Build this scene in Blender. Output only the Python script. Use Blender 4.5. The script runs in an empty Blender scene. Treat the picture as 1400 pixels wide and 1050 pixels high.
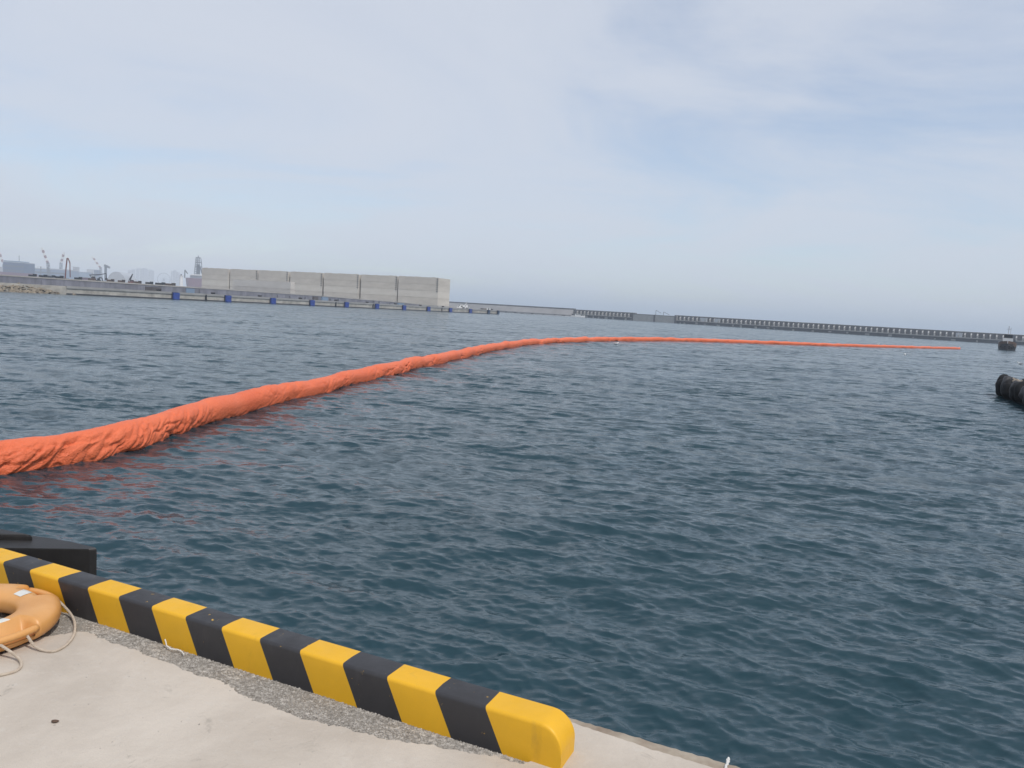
import bpy, math, random
import numpy as np

R = math.radians
random.seed(7)
rng = np.random.default_rng(11)
scene = bpy.context.scene
col = scene.collection

# ------------------------------------------------------------------ camera
CZ = 3.6                                   # eye height above the water
F_PX = 1050.0                              # focal length in photo pixels (1400 wide)
ROLL = math.atan(0.0605)
PITCH = R(5.52)
fw = np.array([0, math.cos(PITCH), -math.sin(PITCH)])
r0 = np.array([1.0, 0, 0]); u0 = np.cross(r0, fw)
cR, sR = math.cos(ROLL), math.sin(ROLL)
ex = cR * r0 + sR * u0
ey = sR * r0 - cR * u0
from mathutils import Matrix, Vector
cam_d = bpy.data.cameras.new("camera")
cam = bpy.data.objects.new("camera", cam_d); col.objects.link(cam)
cam_d.sensor_fit = 'HORIZONTAL'; cam_d.sensor_width = 36; cam_d.lens = 36 * F_PX / 1400
cam_d.clip_start = 0.05; cam_d.clip_end = 40000
m = Matrix.Identity(4)
for i in range(3):
    m[i][0] = ex[i]; m[i][1] = -ey[i]; m[i][2] = -fw[i]
m[2][3] = CZ
cam.matrix_world = m
scene.camera = cam

# ------------------------------------------------------------------ sky, sun, exposure
SUN_EL, SUN_ROT = R(57), R(138)            # high sun, from the right and a little behind
world = bpy.data.worlds.new("World"); scene.world = world; world.use_nodes = True
wn, wl = world.node_tree.nodes, world.node_tree.links
wn.clear()
wo = wn.new('ShaderNodeOutputWorld'); wb = wn.new('ShaderNodeBackground')
wb.inputs['Strength'].default_value = 0.15
sky = wn.new('ShaderNodeTexSky'); sky.sky_type = 'NISHITA'; sky.sun_disc = False
sky.sun_elevation = SUN_EL; sky.sun_rotation = SUN_ROT
sky.air_density = 1.0; sky.dust_density = 0.8; sky.ozone_density = 2.0
def wmath(op, a, b=None):
    n = wn.new('ShaderNodeMath'); n.operation = op
    for i, v in enumerate((a, b)):
        if v is None: continue
        if isinstance(v, (int, float)): n.inputs[i].default_value = v
        else: wl.new(v, n.inputs[i])
    return n.outputs[0]
tc = wn.new('ShaderNodeTexCoord'); sp = wn.new('ShaderNodeSeparateXYZ')
wl.new(tc.outputs['Generated'], sp.inputs[0])
zc = wmath('ADD', wmath('MAXIMUM', sp.outputs[2], 0.0), 0.16)
cx = wmath('DIVIDE', sp.outputs[0], zc); cy = wmath('DIVIDE', sp.outputs[1], zc)
cb = wn.new('ShaderNodeCombineXYZ'); wl.new(cx, cb.inputs[0]); wl.new(cy, cb.inputs[1])
mp = wn.new('ShaderNodeMapping'); wl.new(cb.outputs[0], mp.inputs[0])
mp.inputs['Location'].default_value = (-10.48, 1.77, 0.0); mp.inputs['Rotation'].default_value = (0, 0, R(12)); mp.inputs['Scale'].default_value = (0.75, 1.0, 1)
n1 = wn.new('ShaderNodeTexNoise'); wl.new(mp.outputs[0], n1.inputs['Vector'])
n1.inputs['Scale'].default_value = 0.95; n1.inputs['Detail'].default_value = 7; n1.inputs['Roughness'].default_value = 0.58; n1.inputs['Distortion'].default_value = 0.7
rp = wn.new('ShaderNodeValToRGB'); wl.new(n1.outputs[0], rp.inputs[0])
rp.color_ramp.interpolation = 'B_SPLINE'
rp.color_ramp.elements[0].position = 0.30; rp.color_ramp.elements[0].color = (0.22, 0.22, 0.22, 1)
rp.color_ramp.elements[1].position = 0.525; rp.color_ramp.elements[1].color = (0.95, 0.95, 0.95, 1)
mx = wn.new('ShaderNodeMix'); mx.data_type = 'RGBA'
wl.new(rp.outputs[0], mx.inputs['Factor'])
wl.new(sky.outputs[0], mx.inputs['A']); mx.inputs['B'].default_value = (4.5, 4.78, 5.35, 1)
wl.new(mx.outputs['Result'], wb.inputs['Color']); wl.new(wb.outputs[0], wo.inputs['Surface'])

sun_d = bpy.data.lights.new("sun", 'SUN'); sun = bpy.data.objects.new("sun", sun_d); col.objects.link(sun)
sun_d.energy = 2.4; sun_d.angle = R(3.0); sun_d.color = (1.0, 0.95, 0.88)
sd = Vector((math.sin(SUN_ROT) * math.cos(SUN_EL), math.cos(SUN_ROT) * math.cos(SUN_EL), math.sin(SUN_EL)))
sun.rotation_euler = sd.to_track_quat('Z', 'Y').to_euler()
sun.location = (20, -20, 60)

vs = scene.view_settings
vs.view_transform = 'Standard'; vs.look = 'None'; vs.exposure = 0.0; vs.gamma = 1.0; vs.use_curve_mapping = False
scene.render.engine = 'CYCLES'
scene.cycles.use_denoising = True
scene.cycles.max_bounces = 6; scene.cycles.volume_bounces = 2

# ------------------------------------------------------------------ helpers
def on_plane(x, y, z):                     # photo pixel -> world point on a horizontal plane
    r = fw * F_PX + ex * (x - 700) + ey * (y - 525)
    t = (z - CZ) / r[2]
    return np.array([r[0] * t, r[1] * t, z])
def at(x, y, Y):                           # photo pixel -> world point at distance Y
    r = fw * F_PX + ex * (x - 700) + ey * (y - 525)
    t = Y / r[1]
    return np.array([r[0] * t, Y, CZ + r[2] * t])

def material(name, c, rough=0.7, var=0.15, scale=3.0, bump=0.0, bscale=40.0, metallic=0.0, c2=None, detail=5, spec=0.5, stretch=(1, 1, 1)):
    """plain procedural surface: two tones mixed by noise + fine relief"""
    mt = bpy.data.materials.new(name); mt.use_nodes = True
    n, l = mt.node_tree.nodes, mt.node_tree.links
    p = n['Principled BSDF']
    p.inputs['Roughness'].default_value = rough; p.inputs['Metallic'].default_value = metallic
    p.inputs['Specular IOR Level'].default_value = spec
    t = n.new('ShaderNodeTexCoord'); mpg = n.new('ShaderNodeMapping'); l.new(t.outputs['Object'], mpg.inputs[0])
    mpg.inputs['Scale'].default_value = stretch
    nz = n.new('ShaderNodeTexNoise'); l.new(mpg.outputs[0], nz.inputs['Vector'])
    nz.inputs['Scale'].default_value = scale; nz.inputs['Detail'].default_value = detail; nz.inputs['Roughness'].default_value = 0.6
    mr = n.new('ShaderNodeMapRange'); l.new(nz.outputs[0], mr.inputs[0])
    mr.inputs['From Min'].default_value = 0.3; mr.inputs['From Max'].default_value = 0.7
    mix = n.new('ShaderNodeMix'); mix.data_type = 'RGBA'; l.new(mr.outputs[0], mix.inputs['Factor'])
    if c2 is None:
        a = tuple(min(1, v * (1 - var)) for v in c); b = tuple(min(1, v * (1 + var)) for v in c)
    else:
        a, b = c, c2
    mix.inputs['A'].default_value = (*a, 1); mix.inputs['B'].default_value = (*b, 1)
    l.new(mix.outputs['Result'], p.inputs['Base Color'])
    if bump > 0:
        nb = n.new('ShaderNodeTexNoise'); l.new(mpg.outputs[0], nb.inputs['Vector'])
        nb.inputs['Scale'].default_value = bscale; nb.inputs['Detail'].default_value = 6
        bp = n.new('ShaderNodeBump'); bp.inputs['Strength'].default_value = 0.6; bp.inputs['Distance'].default_value = bump
        l.new(nb.outputs[0], bp.inputs['Height']); l.new(bp.outputs[0], p.inputs['Normal'])
    return mt

origin = {}
class MB:
    """collects geometry in world coordinates and links it as ONE mesh object"""
    def __init__(s): s.v = []; s.f = []; s.sm = False
    def add(s, v, f):
        o = len(s.v); s.v += [tuple(map(float, p)) for p in v]; s.f += [tuple(i + o for i in q) for q in f]; return s
    def box(s, x0, x1, y0, y1, z0, z1, rz=0, c=None):
        P = [(x, y, z) for z in (z0, z1) for x, y in ((x0, y0), (x1, y0), (x1, y1), (x0, y1))]
        if rz:
            c = c or ((x0 + x1) / 2, (y0 + y1) / 2); a, b = math.cos(rz), math.sin(rz)
            P = [(c[0] + (x - c[0]) * a - (y - c[1]) * b, c[1] + (x - c[0]) * b + (y - c[1]) * a, z) for x, y, z in P]
        return s.add(P, [(3, 2, 1, 0), (4, 5, 6, 7), (0, 1, 5, 4), (1, 2, 6, 5), (2, 3, 7, 6), (3, 0, 4, 7)])
    def prism(s, pts, z0, z1):             # pts counter-clockwise; z may be a list
        n = len(pts); z1 = z1 if hasattr(z1, '__len__') else [z1] * n
        v = [(x, y, z0) for x, y in pts] + [(p[0], p[1], z) for p, z in zip(pts, z1)]
        f = [tuple(range(n - 1, -1, -1)), tuple(range(n, 2 * n))] + [(i, (i + 1) % n, n + (i + 1) % n, n + i) for i in range(n)]
        return s.add(v, f)
    def tube(s, pts, r, n=6, cap=True):
        pts = [np.array(p, float) for p in pts]; k = len(pts)
        rr = r if hasattr(r, '__len__') else [r] * k
        v = []
        up = np.array([0, 0, 1.0])
        for i, p in enumerate(pts):
            d = pts[min(i + 1, k - 1)] - pts[max(i - 1, 0)]; d /= np.linalg.norm(d) + 1e-12
            a = np.cross(d, up)
            if np.linalg.norm(a) < 1e-3: a = np.cross(d, [0, 1.0, 0])
            a /= np.linalg.norm(a); b = np.cross(a, d)
            for j in range(n):
                t = 2 * math.pi * j / n
                v.append(p + rr[i] * (a * math.cos(t) + b * math.sin(t)))
        f = [(i * n + j, i * n + (j + 1) % n, (i + 1) * n + (j + 1) % n, (i + 1) * n + j) for i in range(k - 1) for j in range(n)]
        if cap: f += [tuple(range(n - 1, -1, -1)), tuple((k - 1) * n + j for j in range(n))]
        return s.add(v, f)
    def loft(s, rings, closed=True, cap=True):
        n = len(rings[0]); v = [p for r in rings for p in r]
        f = [(i * n + j, i * n + (j + 1) % n, (i + 1) * n + (j + 1) % n, (i + 1) * n + j) for i in range(len(rings) - 1) for j in range(n if closed else n - 1)]
        if cap: f += [tuple(range(n - 1, -1, -1)), tuple((len(rings) - 1) * n + j for j in range(n))]
        return s.add(v, f)
    def build(s, name, mat, parent=None, smooth=False, local=False):
        me = bpy.data.meshes.new(name)
        off = np.zeros(3) if (local or parent is None) else origin.get(parent, np.zeros(3))
        me.from_pydata([(p[0] - off[0], p[1] - off[1], p[2] - off[2]) for p in s.v], [], s.f)
        me.materials.append(mat); me.update()
        if smooth: me.polygons.foreach_set('use_smooth', [True] * len(me.polygons))
        o = bpy.data.objects.new(name, me); col.objects.link(o)
        if parent: o.parent = parent
        origin[o] = off
        return o

def tag(o, label=None, cat=None, group=None, kind=None):
    if label: o['label'] = label
    if cat: o['category'] = cat
    if group: o['group'] = group
    if kind: o['kind'] = kind
    return o
def thing(name, loc, label, cat, group=None, rz=0):
    o = bpy.data.objects.new(name, None); col.objects.link(o)
    o.location = loc; o.rotation_euler = (0, 0, rz); o.empty_display_size = 0.3
    origin[o] = np.array(loc, float)
    return tag(o, label, cat, group)
def copy_tree(o, parent=None):
    c = o.copy(); col.objects.link(c)
    if parent: c.parent = parent
    for ch in list(o.children): copy_tree(ch, c)
    return c

M = {}
M['concrete_far'] = material('far_concrete', (0.30, 0.28, 0.25), 0.9, 0.22, 0.35, c2=(0.56, 0.53, 0.47))
M['caisson'] = material('caisson_concrete', (0.45, 0.415, 0.365), 0.9, 0.1, 0.22, c2=(0.58, 0.54, 0.48), stretch=(0.5, 0.5, 1.6), detail=8)
M['caisson_b'] = material('caisson_concrete_paler', (0.53, 0.495, 0.44), 0.9, 0.1, 0.22, c2=(0.62, 0.585, 0.525), stretch=(0.5, 0.5, 1.6), detail=8)
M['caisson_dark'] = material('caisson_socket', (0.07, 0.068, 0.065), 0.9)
M['terrace'] = material('terrace_wall', (0.17, 0.175, 0.21), 0.9, 0.3, 0.5, stretch=(1, 1, 0.3))
M['earth'] = material('earth', (0.34, 0.29, 0.23), 0.95, 0.3, 0.15)
M['rock'] = material('rock', (0.12, 0.095, 0.07), 0.95, 0.35, 0.9, c2=(0.33, 0.28, 0.21))
M['blue'] = material('blue_rubber', (0.02, 0.06, 0.30), 0.6, 0.25, 1.2)
M['dark'] = material('dark_steel', (0.015, 0.015, 0.019), 0.75, 0.3, 1.0)
M['rust'] = material('red_brown_steel', (0.16, 0.05, 0.04), 0.7, 0.2, 1.0)
M['white'] = material('white_paint', (0.75, 0.75, 0.74), 0.5, 0.06, 1.0)
M['glass'] = material('dark_glass', (0.02, 0.025, 0.03), 0.1, 0.1, 1.0)
M['pale'] = material('pale_cladding', (0.42, 0.44, 0.47), 0.8, 0.1, 0.1)
M['paleblue'] = material('pale_blue_cladding', (0.16, 0.23, 0.33), 0.8, 0.1, 0.05)
M['deepblue'] = material('blue_cladding', (0.05, 0.085, 0.17), 0.7, 0.12, 0.05)
M['tower'] = material('tower_concrete', (0.30, 0.30, 0.32), 0.9, 0.1, 0.05)
M['hullred'] = material('dull_red_hull', (0.17, 0.07, 0.10), 0.6, 0.2, 0.1)
M['steelgrey'] = material('grey_steel', (0.09, 0.10, 0.12), 0.6, 0.2, 0.3)
M['red'] = material('red_paint', (0.22, 0.06, 0.055), 0.6, 0.1, 0.3)
M['yellow_m'] = material('machine_yellow', (0.45, 0.25, 0.04), 0.6, 0.2, 0.6)
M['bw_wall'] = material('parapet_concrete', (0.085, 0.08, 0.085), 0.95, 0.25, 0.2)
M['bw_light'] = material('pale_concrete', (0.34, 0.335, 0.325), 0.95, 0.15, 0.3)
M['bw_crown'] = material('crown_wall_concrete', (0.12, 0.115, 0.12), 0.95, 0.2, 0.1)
M['bw_apron'] = material('apron_concrete', (0.27, 0.262, 0.26), 0.95, 0.15, 0.1)
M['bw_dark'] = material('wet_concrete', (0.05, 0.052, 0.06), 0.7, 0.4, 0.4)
M['rubber'] = material('black_rubber', (0.022, 0.021, 0.021), 0.55, 0.3, 6.0, bump=0.003, bscale=60)
M['tyre'] = material('tyre_rubber', (0.008, 0.008, 0.009), 0.75, 0.5, 3.0, bump=0.02, bscale=9, spec=0.25)
M['tyre_worn'] = material('worn_tyre_rubber', (0.02, 0.02, 0.022), 0.6, 0.4, 3.0, c2=(0.05, 0.05, 0.055), bump=0.02, bscale=9, spec=0.4)
M['tarp'] = material('blue_tarp', (0.02, 0.05, 0.11), 0.6, 0.3, 2.0)
M['foam'] = material('foam', (0.8, 0.82, 0.83), 0.9, 0.1, 2.0)
M['brown'] = material('brown_timber', (0.10, 0.06, 0.04), 0.8, 0.3, 2.0)
M['feather'] = material('white_feather', (0.8, 0.8, 0.78), 0.8, 0.06, 10)
M['featherg'] = material('grey_feather', (0.35, 0.36, 0.38), 0.8, 0.1, 10)

# ------------------------------------------------------------------ the sea
def sea_material():
    mt = bpy.data.materials.new('sea_water'); mt.use_nodes = True
    n, l = mt.node_tree.nodes, mt.node_tree.links
    p = n['Principled BSDF']
    p.inputs['Base Color'].default_value = (0.014, 0.044, 0.058, 1)
    p.inputs['Roughness'].default_value = 0.15; p.inputs['IOR'].default_value = 1.333
    g = n.new('ShaderNodeNewGeometry'); tcn = n.new('ShaderNodeTexCoord')
    def ripple(scale, stretch, detail, off):
        mpg = n.new('ShaderNodeMapping'); l.new(tcn.outputs['Object'], mpg.inputs[0])
        mpg.inputs['Rotation'].default_value = (0, 0, R(26)); mpg.inputs['Scale'].default_value = (scale * stretch, scale, 1); mpg.inputs['Location'].default_value = (off, off, 0)
        nz = n.new('ShaderNodeTexNoise'); nz.noise_dimensions = '2D'; l.new(mpg.outputs[0], nz.inputs['Vector'])
        nz.inputs['Scale'].default_value = 1; nz.inputs['Detail'].default_value = detail; nz.inputs['Roughness'].default_value = 0.62
        s = n.new('ShaderNodeVectorMath'); s.operation = 'SUBTRACT'; l.new(nz.outputs['Color'], s.inputs[0]); s.inputs[1].default_value = (0.5, 0.5, 0.5)
        return s.outputs[0]
    def vscale(v, k):
        s = n.new('ShaderNodeVectorMath'); s.operation = 'SCALE'; l.new(v, s.inputs[0])
        if isinstance(k, (int, float)): s.inputs['Scale'].default_value = k
        else: l.new(k, s.inputs['Scale'])
        return s.outputs[0]
    def vadd(a, b):
        s = n.new('ShaderNodeVectorMath'); s.operation = 'ADD'; l.new(a, s.inputs[0]); l.new(b, s.inputs[1]); return s.outputs[0]
    at_ = n.new('ShaderNodeAttribute'); at_.attribute_name = 'unresolved'
    # gusts: patches of rougher and smoother water
    gm = n.new('ShaderNodeMapping'); l.new(tcn.outputs['Object'], gm.inputs[0]); gm.inputs['Scale'].default_value = (0.035, 0.09, 1); gm.inputs['Rotation'].default_value = (0, 0, R(20))
    gn = n.new('ShaderNodeTexNoise'); gn.noise_dimensions = '2D'; l.new(gm.outputs[0], gn.inputs['Vector']); gn.inputs['Scale'].default_value = 1; gn.inputs['Detail'].default_value = 4
    gr = n.new('ShaderNodeMapRange'); l.new(gn.outputs[0], gr.inputs[0])
    gr.inputs['From Min'].default_value = 0.3; gr.inputs['From Max'].default_value = 0.7; gr.inputs['To Min'].default_value = 0.55; gr.inputs['To Max'].default_value = 1.35
    k1 = n.new('ShaderNodeMath'); k1.operation = 'MULTIPLY'; l.new(gr.outputs[0], k1.inputs[0]); k1.inputs[1].default_value = 0.52
    fine = vscale(ripple(12.0, 0.4, 3, 3.0), k1.outputs[0])
    k2 = n.new('ShaderNodeMath'); k2.operation = 'MULTIPLY'; l.new(gr.outputs[0], k2.inputs[0]); l.new(at_.outputs['Fac'], k2.inputs[1])
    k3 = n.new('ShaderNodeMath'); k3.operation = 'MULTIPLY'; l.new(k2.outputs[0], k3.inputs[0]); k3.inputs[1].default_value = 9.0
    coarse = vscale(ripple(2.0, 0.4, 4, 40.0), k3.outputs[0])
    k4 = n.new('ShaderNodeMath'); k4.operation = 'MULTIPLY'; l.new(k2.outputs[0], k4.inputs[0]); k4.inputs[1].default_value = 4.5
    swell = vscale(ripple(0.22, 0.45, 3, 90.0), k4.outputs[0])
    sl = vadd(vadd(fine, coarse), swell)
    m0 = n.new('ShaderNodeVectorMath'); m0.operation = 'MULTIPLY'; l.new(sl, m0.inputs[0]); m0.inputs[1].default_value = (1, 1, 0)
    nn = n.new('ShaderNodeVectorMath'); nn.operation = 'NORMALIZE'; l.new(vadd(g.outputs['Normal'], m0.outputs[0]), nn.inputs[0])
    l.new(nn.outputs[0], p.inputs['Normal'])
    return mt

def wave_set():
    K = 260
    lam = np.exp(rng.uniform(math.log(0.10), math.log(8.0), K))
    ang0 = R(26)                                        # wave direction from +Y towards +X
    spread = np.where(lam > 2, 0.38, 0.58)
    ang = ang0 + rng.normal(0, 1, K) * spread
    kk = 2 * np.pi / lam
    wgt = np.clip(1.2 - 0.48 * np.log2(np.maximum(lam, 0.42) / 0.42), 0.09, 1.2)
    mss = 0.036
    s = np.sqrt(2 * mss * wgt / wgt.sum())
    return lam, kk, ang, s, rng.uniform(0, 2 * np.pi, K)
WAVES = wave_set()

def build_sea():
    fine = np.arange(-41, 41.01, 0.12)
    left = -np.concatenate([41 + np.cumsum(np.linspace(0.3, 6, 44))]); left = left[left > -180]
    phi = np.radians(np.concatenate([[-180], left[::-1], fine, -left, [180]]))
    r = [0.5, 1.5, 2.5, 3.5, 4.4]
    while r[-1] < 330: r.append(r[-1] + max(0.024, 0.0035 * r[-1]))
    while r[-1] < 12500: r.append(r[-1] * 1.03)
    r = np.array(r)
    dr = np.gradient(r)
    dphi = np.gradient(phi)
    RR, PP = np.meshgrid(r, phi, indexing='ij')
    X = (RR * np.sin(PP)).ravel(); Y = (RR * np.cos(PP)).ravel()
    sp_ = np.maximum(dr[:, None] * 0.9, RR * dphi[None, :]).ravel()
    lam, kk, ang, s, ph = WAVES
    Z = np.zeros_like(X); DX = np.zeros_like(X); DY = np.zeros_like(X); lost = np.zeros_like(X)
    for L, k, a, sl, p0 in zip(lam, kk, ang, s, ph):
        fade = np.clip((L / sp_ - 2.5) / 2.5, 0, 1)
        lost += (1 - fade ** 2) * sl * sl / 2
        act = fade > 0
        if not act.any(): continue
        dx, dy = math.sin(a), math.cos(a)
        t = k * (dx * X[act] + dy * Y[act]) + p0
        A = sl / k * fade[act]
        Z[act] += A * np.cos(t)
        q = 1.05 * A * np.sin(t)
        DX[act] -= dx * q; DY[act] -= dy * q
    X += DX; Y += DY
    nr, nc = RR.shape
    idx = np.arange(nr * nc).reshape(nr, nc)
    q = np.stack([idx[:-1, :-1], idx[:-1, 1:], idx[1:, 1:], idx[1:, :-1]], -1).reshape(-1, 4)[:, ::-1]
    me = bpy.data.meshes.new('sea')
    me.vertices.add(nr * nc); me.vertices.foreach_set('co', np.stack([X, Y, Z], 1).astype(np.float32).ravel())
    me.loops.add(q.size); me.loops.foreach_set('vertex_index', q.astype(np.int32).ravel())
    me.polygons.add(len(q)); me.polygons.foreach_set('loop_start', np.arange(0, q.size, 4, dtype=np.int32))
    me.update(calc_edges=True)
    me.polygons.foreach_set('use_smooth', np.ones(len(q), bool))
    at_ = me.attributes.new('unresolved', 'FLOAT', 'POINT'); at_.data.foreach_set('value', np.sqrt(lost).astype(np.float32))
    me.materials.append(sea_material())
    o = bpy.data.objects.new('sea', me); col.objects.link(o)
    if me.polygons[len(q) // 2].normal.z < 0: me.flip_normals()
    tag(o, 'wind-rippled dark blue harbour water', kind='structure')
build_sea()
def wave_z(x, y, lmin=2.0):
    lam, kk, ang, s, ph = WAVES
    z = 0 * x
    for L, k, a, sl, p0 in zip(lam, kk, ang, s, ph):
        if L > lmin: z = z + sl / k * np.cos(k * (math.sin(a) * x + math.cos(a) * y) + p0)
    return z

# ------------------------------------------------------------------ the near quay
TH = R(-24.4)
T2 = np.array([math.cos(TH), math.sin(TH)]); N2 = np.array([-math.sin(TH), math.cos(TH)]); O2 = np.array([0, 2.6626])
def K(t, n, z): p = O2 + T2 * t + N2 * n; return (p[0], p[1], z)     # t along the kerb, n towards the water

def concrete_material():
    mt = bpy.data.materials.new('trowelled_concrete'); mt.use_nodes = True
    n, l = mt.node_tree.nodes, mt.node_tree.links; p = n['Principled BSDF']; p.inputs['Roughness'].default_value = 0.9
    t = n.new('ShaderNodeTexCoord')
    def noise(scale, detail=6, rough=0.6, dist=0):
        z = n.new('ShaderNodeTexNoise'); l.new(t.outputs['Object'], z.inputs['Vector']); z.inputs['Scale'].default_value = scale
        z.inputs['Detail'].default_value = detail; z.inputs['Roughness'].default_value = rough; z.inputs['Distortion'].default_value = dist; return z.outputs[0]
    def ramp(v, a, b, c0=0., c1=1.):
        q = n.new('ShaderNodeMapRange'); l.new(v, q.inputs[0]); q.inputs[1].default_value = a; q.inputs[2].default_value = b; q.inputs[3].default_value = c0; q.inputs[4].default_value = c1; return q.outputs[0]
    def mixc(f, a, b):
        q = n.new('ShaderNodeMix'); q.data_type = 'RGBA'; l.new(f, q.inputs['Factor'])
        for s, v in (('A', a), ('B', b)):
            if isinstance(v, tuple): q.inputs[s].default_value = (*v, 1)
            else: l.new(v, q.inputs[s])
        return q.outputs['Result']
    c = mixc(ramp(noise(2.2, 8, 0.6, 0.4), 0.32, 0.68), (0.455, 0.392, 0.325), (0.60, 0.53, 0.45))
    c = mixc(ramp(noise(17, 8, 0.7), 0.56, 0.75, 0, 0.55), c, (0.60, 0.56, 0.50))
    c = mixc(ramp(noise(7, 8, 0.75, 1.0), 0.61, 0.72, 0, 0.75), c, (0.30, 0.265, 0.22))
    c = mixc(ramp(noise(130, 3, 0.6), 0.69, 0.74, 0, 0.7), c, (0.16, 0.145, 0.13))
    c = mixc(ramp(noise(260, 2, 0.6), 0.4, 0.7, 0, 0.35), c, (0.36, 0.33, 0.29))
    l.new(c, p.inputs['Base Color'])
    h1 = noise(30, 8, 0.7); h2 = noise(3.5, 5, 0.5)
    ad = n.new('ShaderNodeMath'); ad.operation = 'MULTIPLY_ADD'; l.new(h2, ad.inputs[0]); ad.inputs[1].default_value = 2.5; l.new(h1, ad.inputs[2])
    bp = n.new('ShaderNodeBump'); bp.inputs['Strength'].default_value = 0.55; bp.inputs['Distance'].default_value = 0.008
    l.new(ad.outputs[0], bp.inputs['Height']); l.new(bp.outputs[0], p.inputs['Normal'])
    return mt
M['deck'] = concrete_material()
M['aggregate'] = material('exposed_aggregate', (0.17, 0.152, 0.13), 0.95, 0.3, 220, c2=(0.40, 0.365, 0.32), bump=0.012, bscale=180, detail=3)
M['arris'] = material('worn_brown_concrete', (0.24, 0.18, 0.13), 0.9, 0.3, 9, c2=(0.43, 0.37, 0.29), bump=0.006, bscale=45)
M['quayface'] = material('quay_face', (0.22, 0.20, 0.17), 0.9, 0.3, 1.5, bump=0.02, bscale=10)
M['sealant'] = material('white_sealant', (0.66, 0.65, 0.62), 0.8, 0.15, 30, bump=0.004, bscale=80)
M['pebble'] = material('pebbles', (0.17, 0.152, 0.13), 0.9, 0.4, 60, c2=(0.55, 0.51, 0.46))

NE = 0.39
mb = MB().prism([K(-40, -30, 0)[:2], K(40, -30, 0)[:2], K(40, NE - 0.012, 0)[:2], K(-40, NE - 0.012, 0)[:2]], -0.9, 1.984)
quay = tag(mb.build('quay', M['quayface']), 'concrete quay block under the striped kerb', kind='structure')
border = [(-2.6, -0.75), (-2.25, -0.62), (-2.131, -0.431), (-2.144, -0.329), (-2.148, -0.243), (-2.111, -0.182), (-2.071, -0.114), (-1.986, -0.093), (-1.823, -0.114), (-1.66, -0.11), (-1.487, -0.126), (-1.336, -0.13), (-1.189, -0.126), (-1.086, -0.149), (-0.908, -0.176), (-0.762, -0.177), (-0.617, -0.169), (-0.445, -0.143), (-0.316, -0.129), (-0.172, -0.074), (-0.091, -0.061), (0.058, -0.032), (0.144, -0.02)]
bd = []
for i in range(len(border) - 1):
    a, b = np.array(border[i]), np.array(border[i + 1]); k = max(2, int(np.linalg.norm(b - a) / 0.012))
    for j in range(k):
        p = a + (b - a) * j / k
        bd.append((p[0] + random.gauss(0, 0.0018), p[1] + random.gauss(0, 0.0035) + 0.004 * math.sin(p[0] * 55) + 0.006 * math.sin(p[0] * 21 + 1)))
bd.append(border[-1])
JT = 0.786
edge_n = lambda t: NE - 0.072 + 0.010 * math.sin(t * 3.7 + 2) + 0.006 * math.sin(t * 7.3) * math.sin(t * 2.9 + 1) + random.gauss(0, 0.0022)
def edge_pts(t0, t1): return [(t, edge_n(t)) for t in np.linspace(t0, t1, int(abs(t1 - t0) / 0.02) + 2)]
polyA = [(-40, -30), (JT, -30)] + edge_pts(JT, -6) + [(-40, NE - 0.05), (-40, 0.01), (0.16, 0.01)] + bd[::-1] + [(-40, -0.9)]
polyB = [(JT + 0.007, -30), (40, -30), (40, NE - 0.05)] + edge_pts(6, JT + 0.007)
def slab(poly):
    b = MB(); b.prism([K(t, n, 0)[:2] for t, n in poly], 1.986, 2.0)
    me_o = b.build('slab', M['deck'], deck)
    import bmesh
    bmq = bmesh.new(); bmq.from_mesh(me_o.data)
    bmesh.ops.triangulate(bmq, faces=[f for f in bmq.faces if len(f.verts) > 4]); bmq.to_mesh(me_o.data); bmq.free()
    return me_o
deck = tag(bpy.data.objects.new('concrete_deck', None), 'pale trowelled concrete quay deck', kind='structure'); col.objects.link(deck); origin[deck] = np.zeros(3)
slab(polyA); slab(polyB)
# worn arris strip along the edge, a chamfer down to the quay face
b = MB(); ts = np.concatenate([np.linspace(-40, -6.2, 20), np.arange(-6, 6, 0.02), np.linspace(6.2, 40, 20)])
rows = []
for t in ts:
    e0 = NE - 0.062 if abs(t) > 6 else NE - 0.105
    j = random.gauss(0, 0.0011) + 0.0015 * math.sin(t * 13.7) * math.sin(t * 5.1 + 1)
    rows.append([K(t, e0, 1.995), K(t, NE - 0.02 + j, 1.9925 + 0.6 * j), K(t, NE - 0.004 + j, 1.982), K(t, NE + j, 1.965), K(t, NE + 0.002, 1.6), K(t, NE + 0.002, -0.9)])
b.loft(rows, closed=False, cap=False)
o = b.build('edge_beam', M['arris'], deck, smooth=True)
b = MB()
for i in range(14):
    n0 = NE - 0.085 + i * 0.0075
    b.tube([K(JT + 0.0035 + random.gauss(0, .001), n0, 1.999), K(JT + 0.0035 + random.gauss(0, .001), n0 + 0.011, 1.999 - max(0, n0 - 0.365) * 0.5)], random.uniform(0.003, 0.0055), 6)
b.tube([K(JT + 0.0035, -3, 1.993), K(JT + 0.0035, NE - 0.08, 1.994)], 0.006, 5)
b.build('joint_sealant', M['sealant'], deck)

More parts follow.
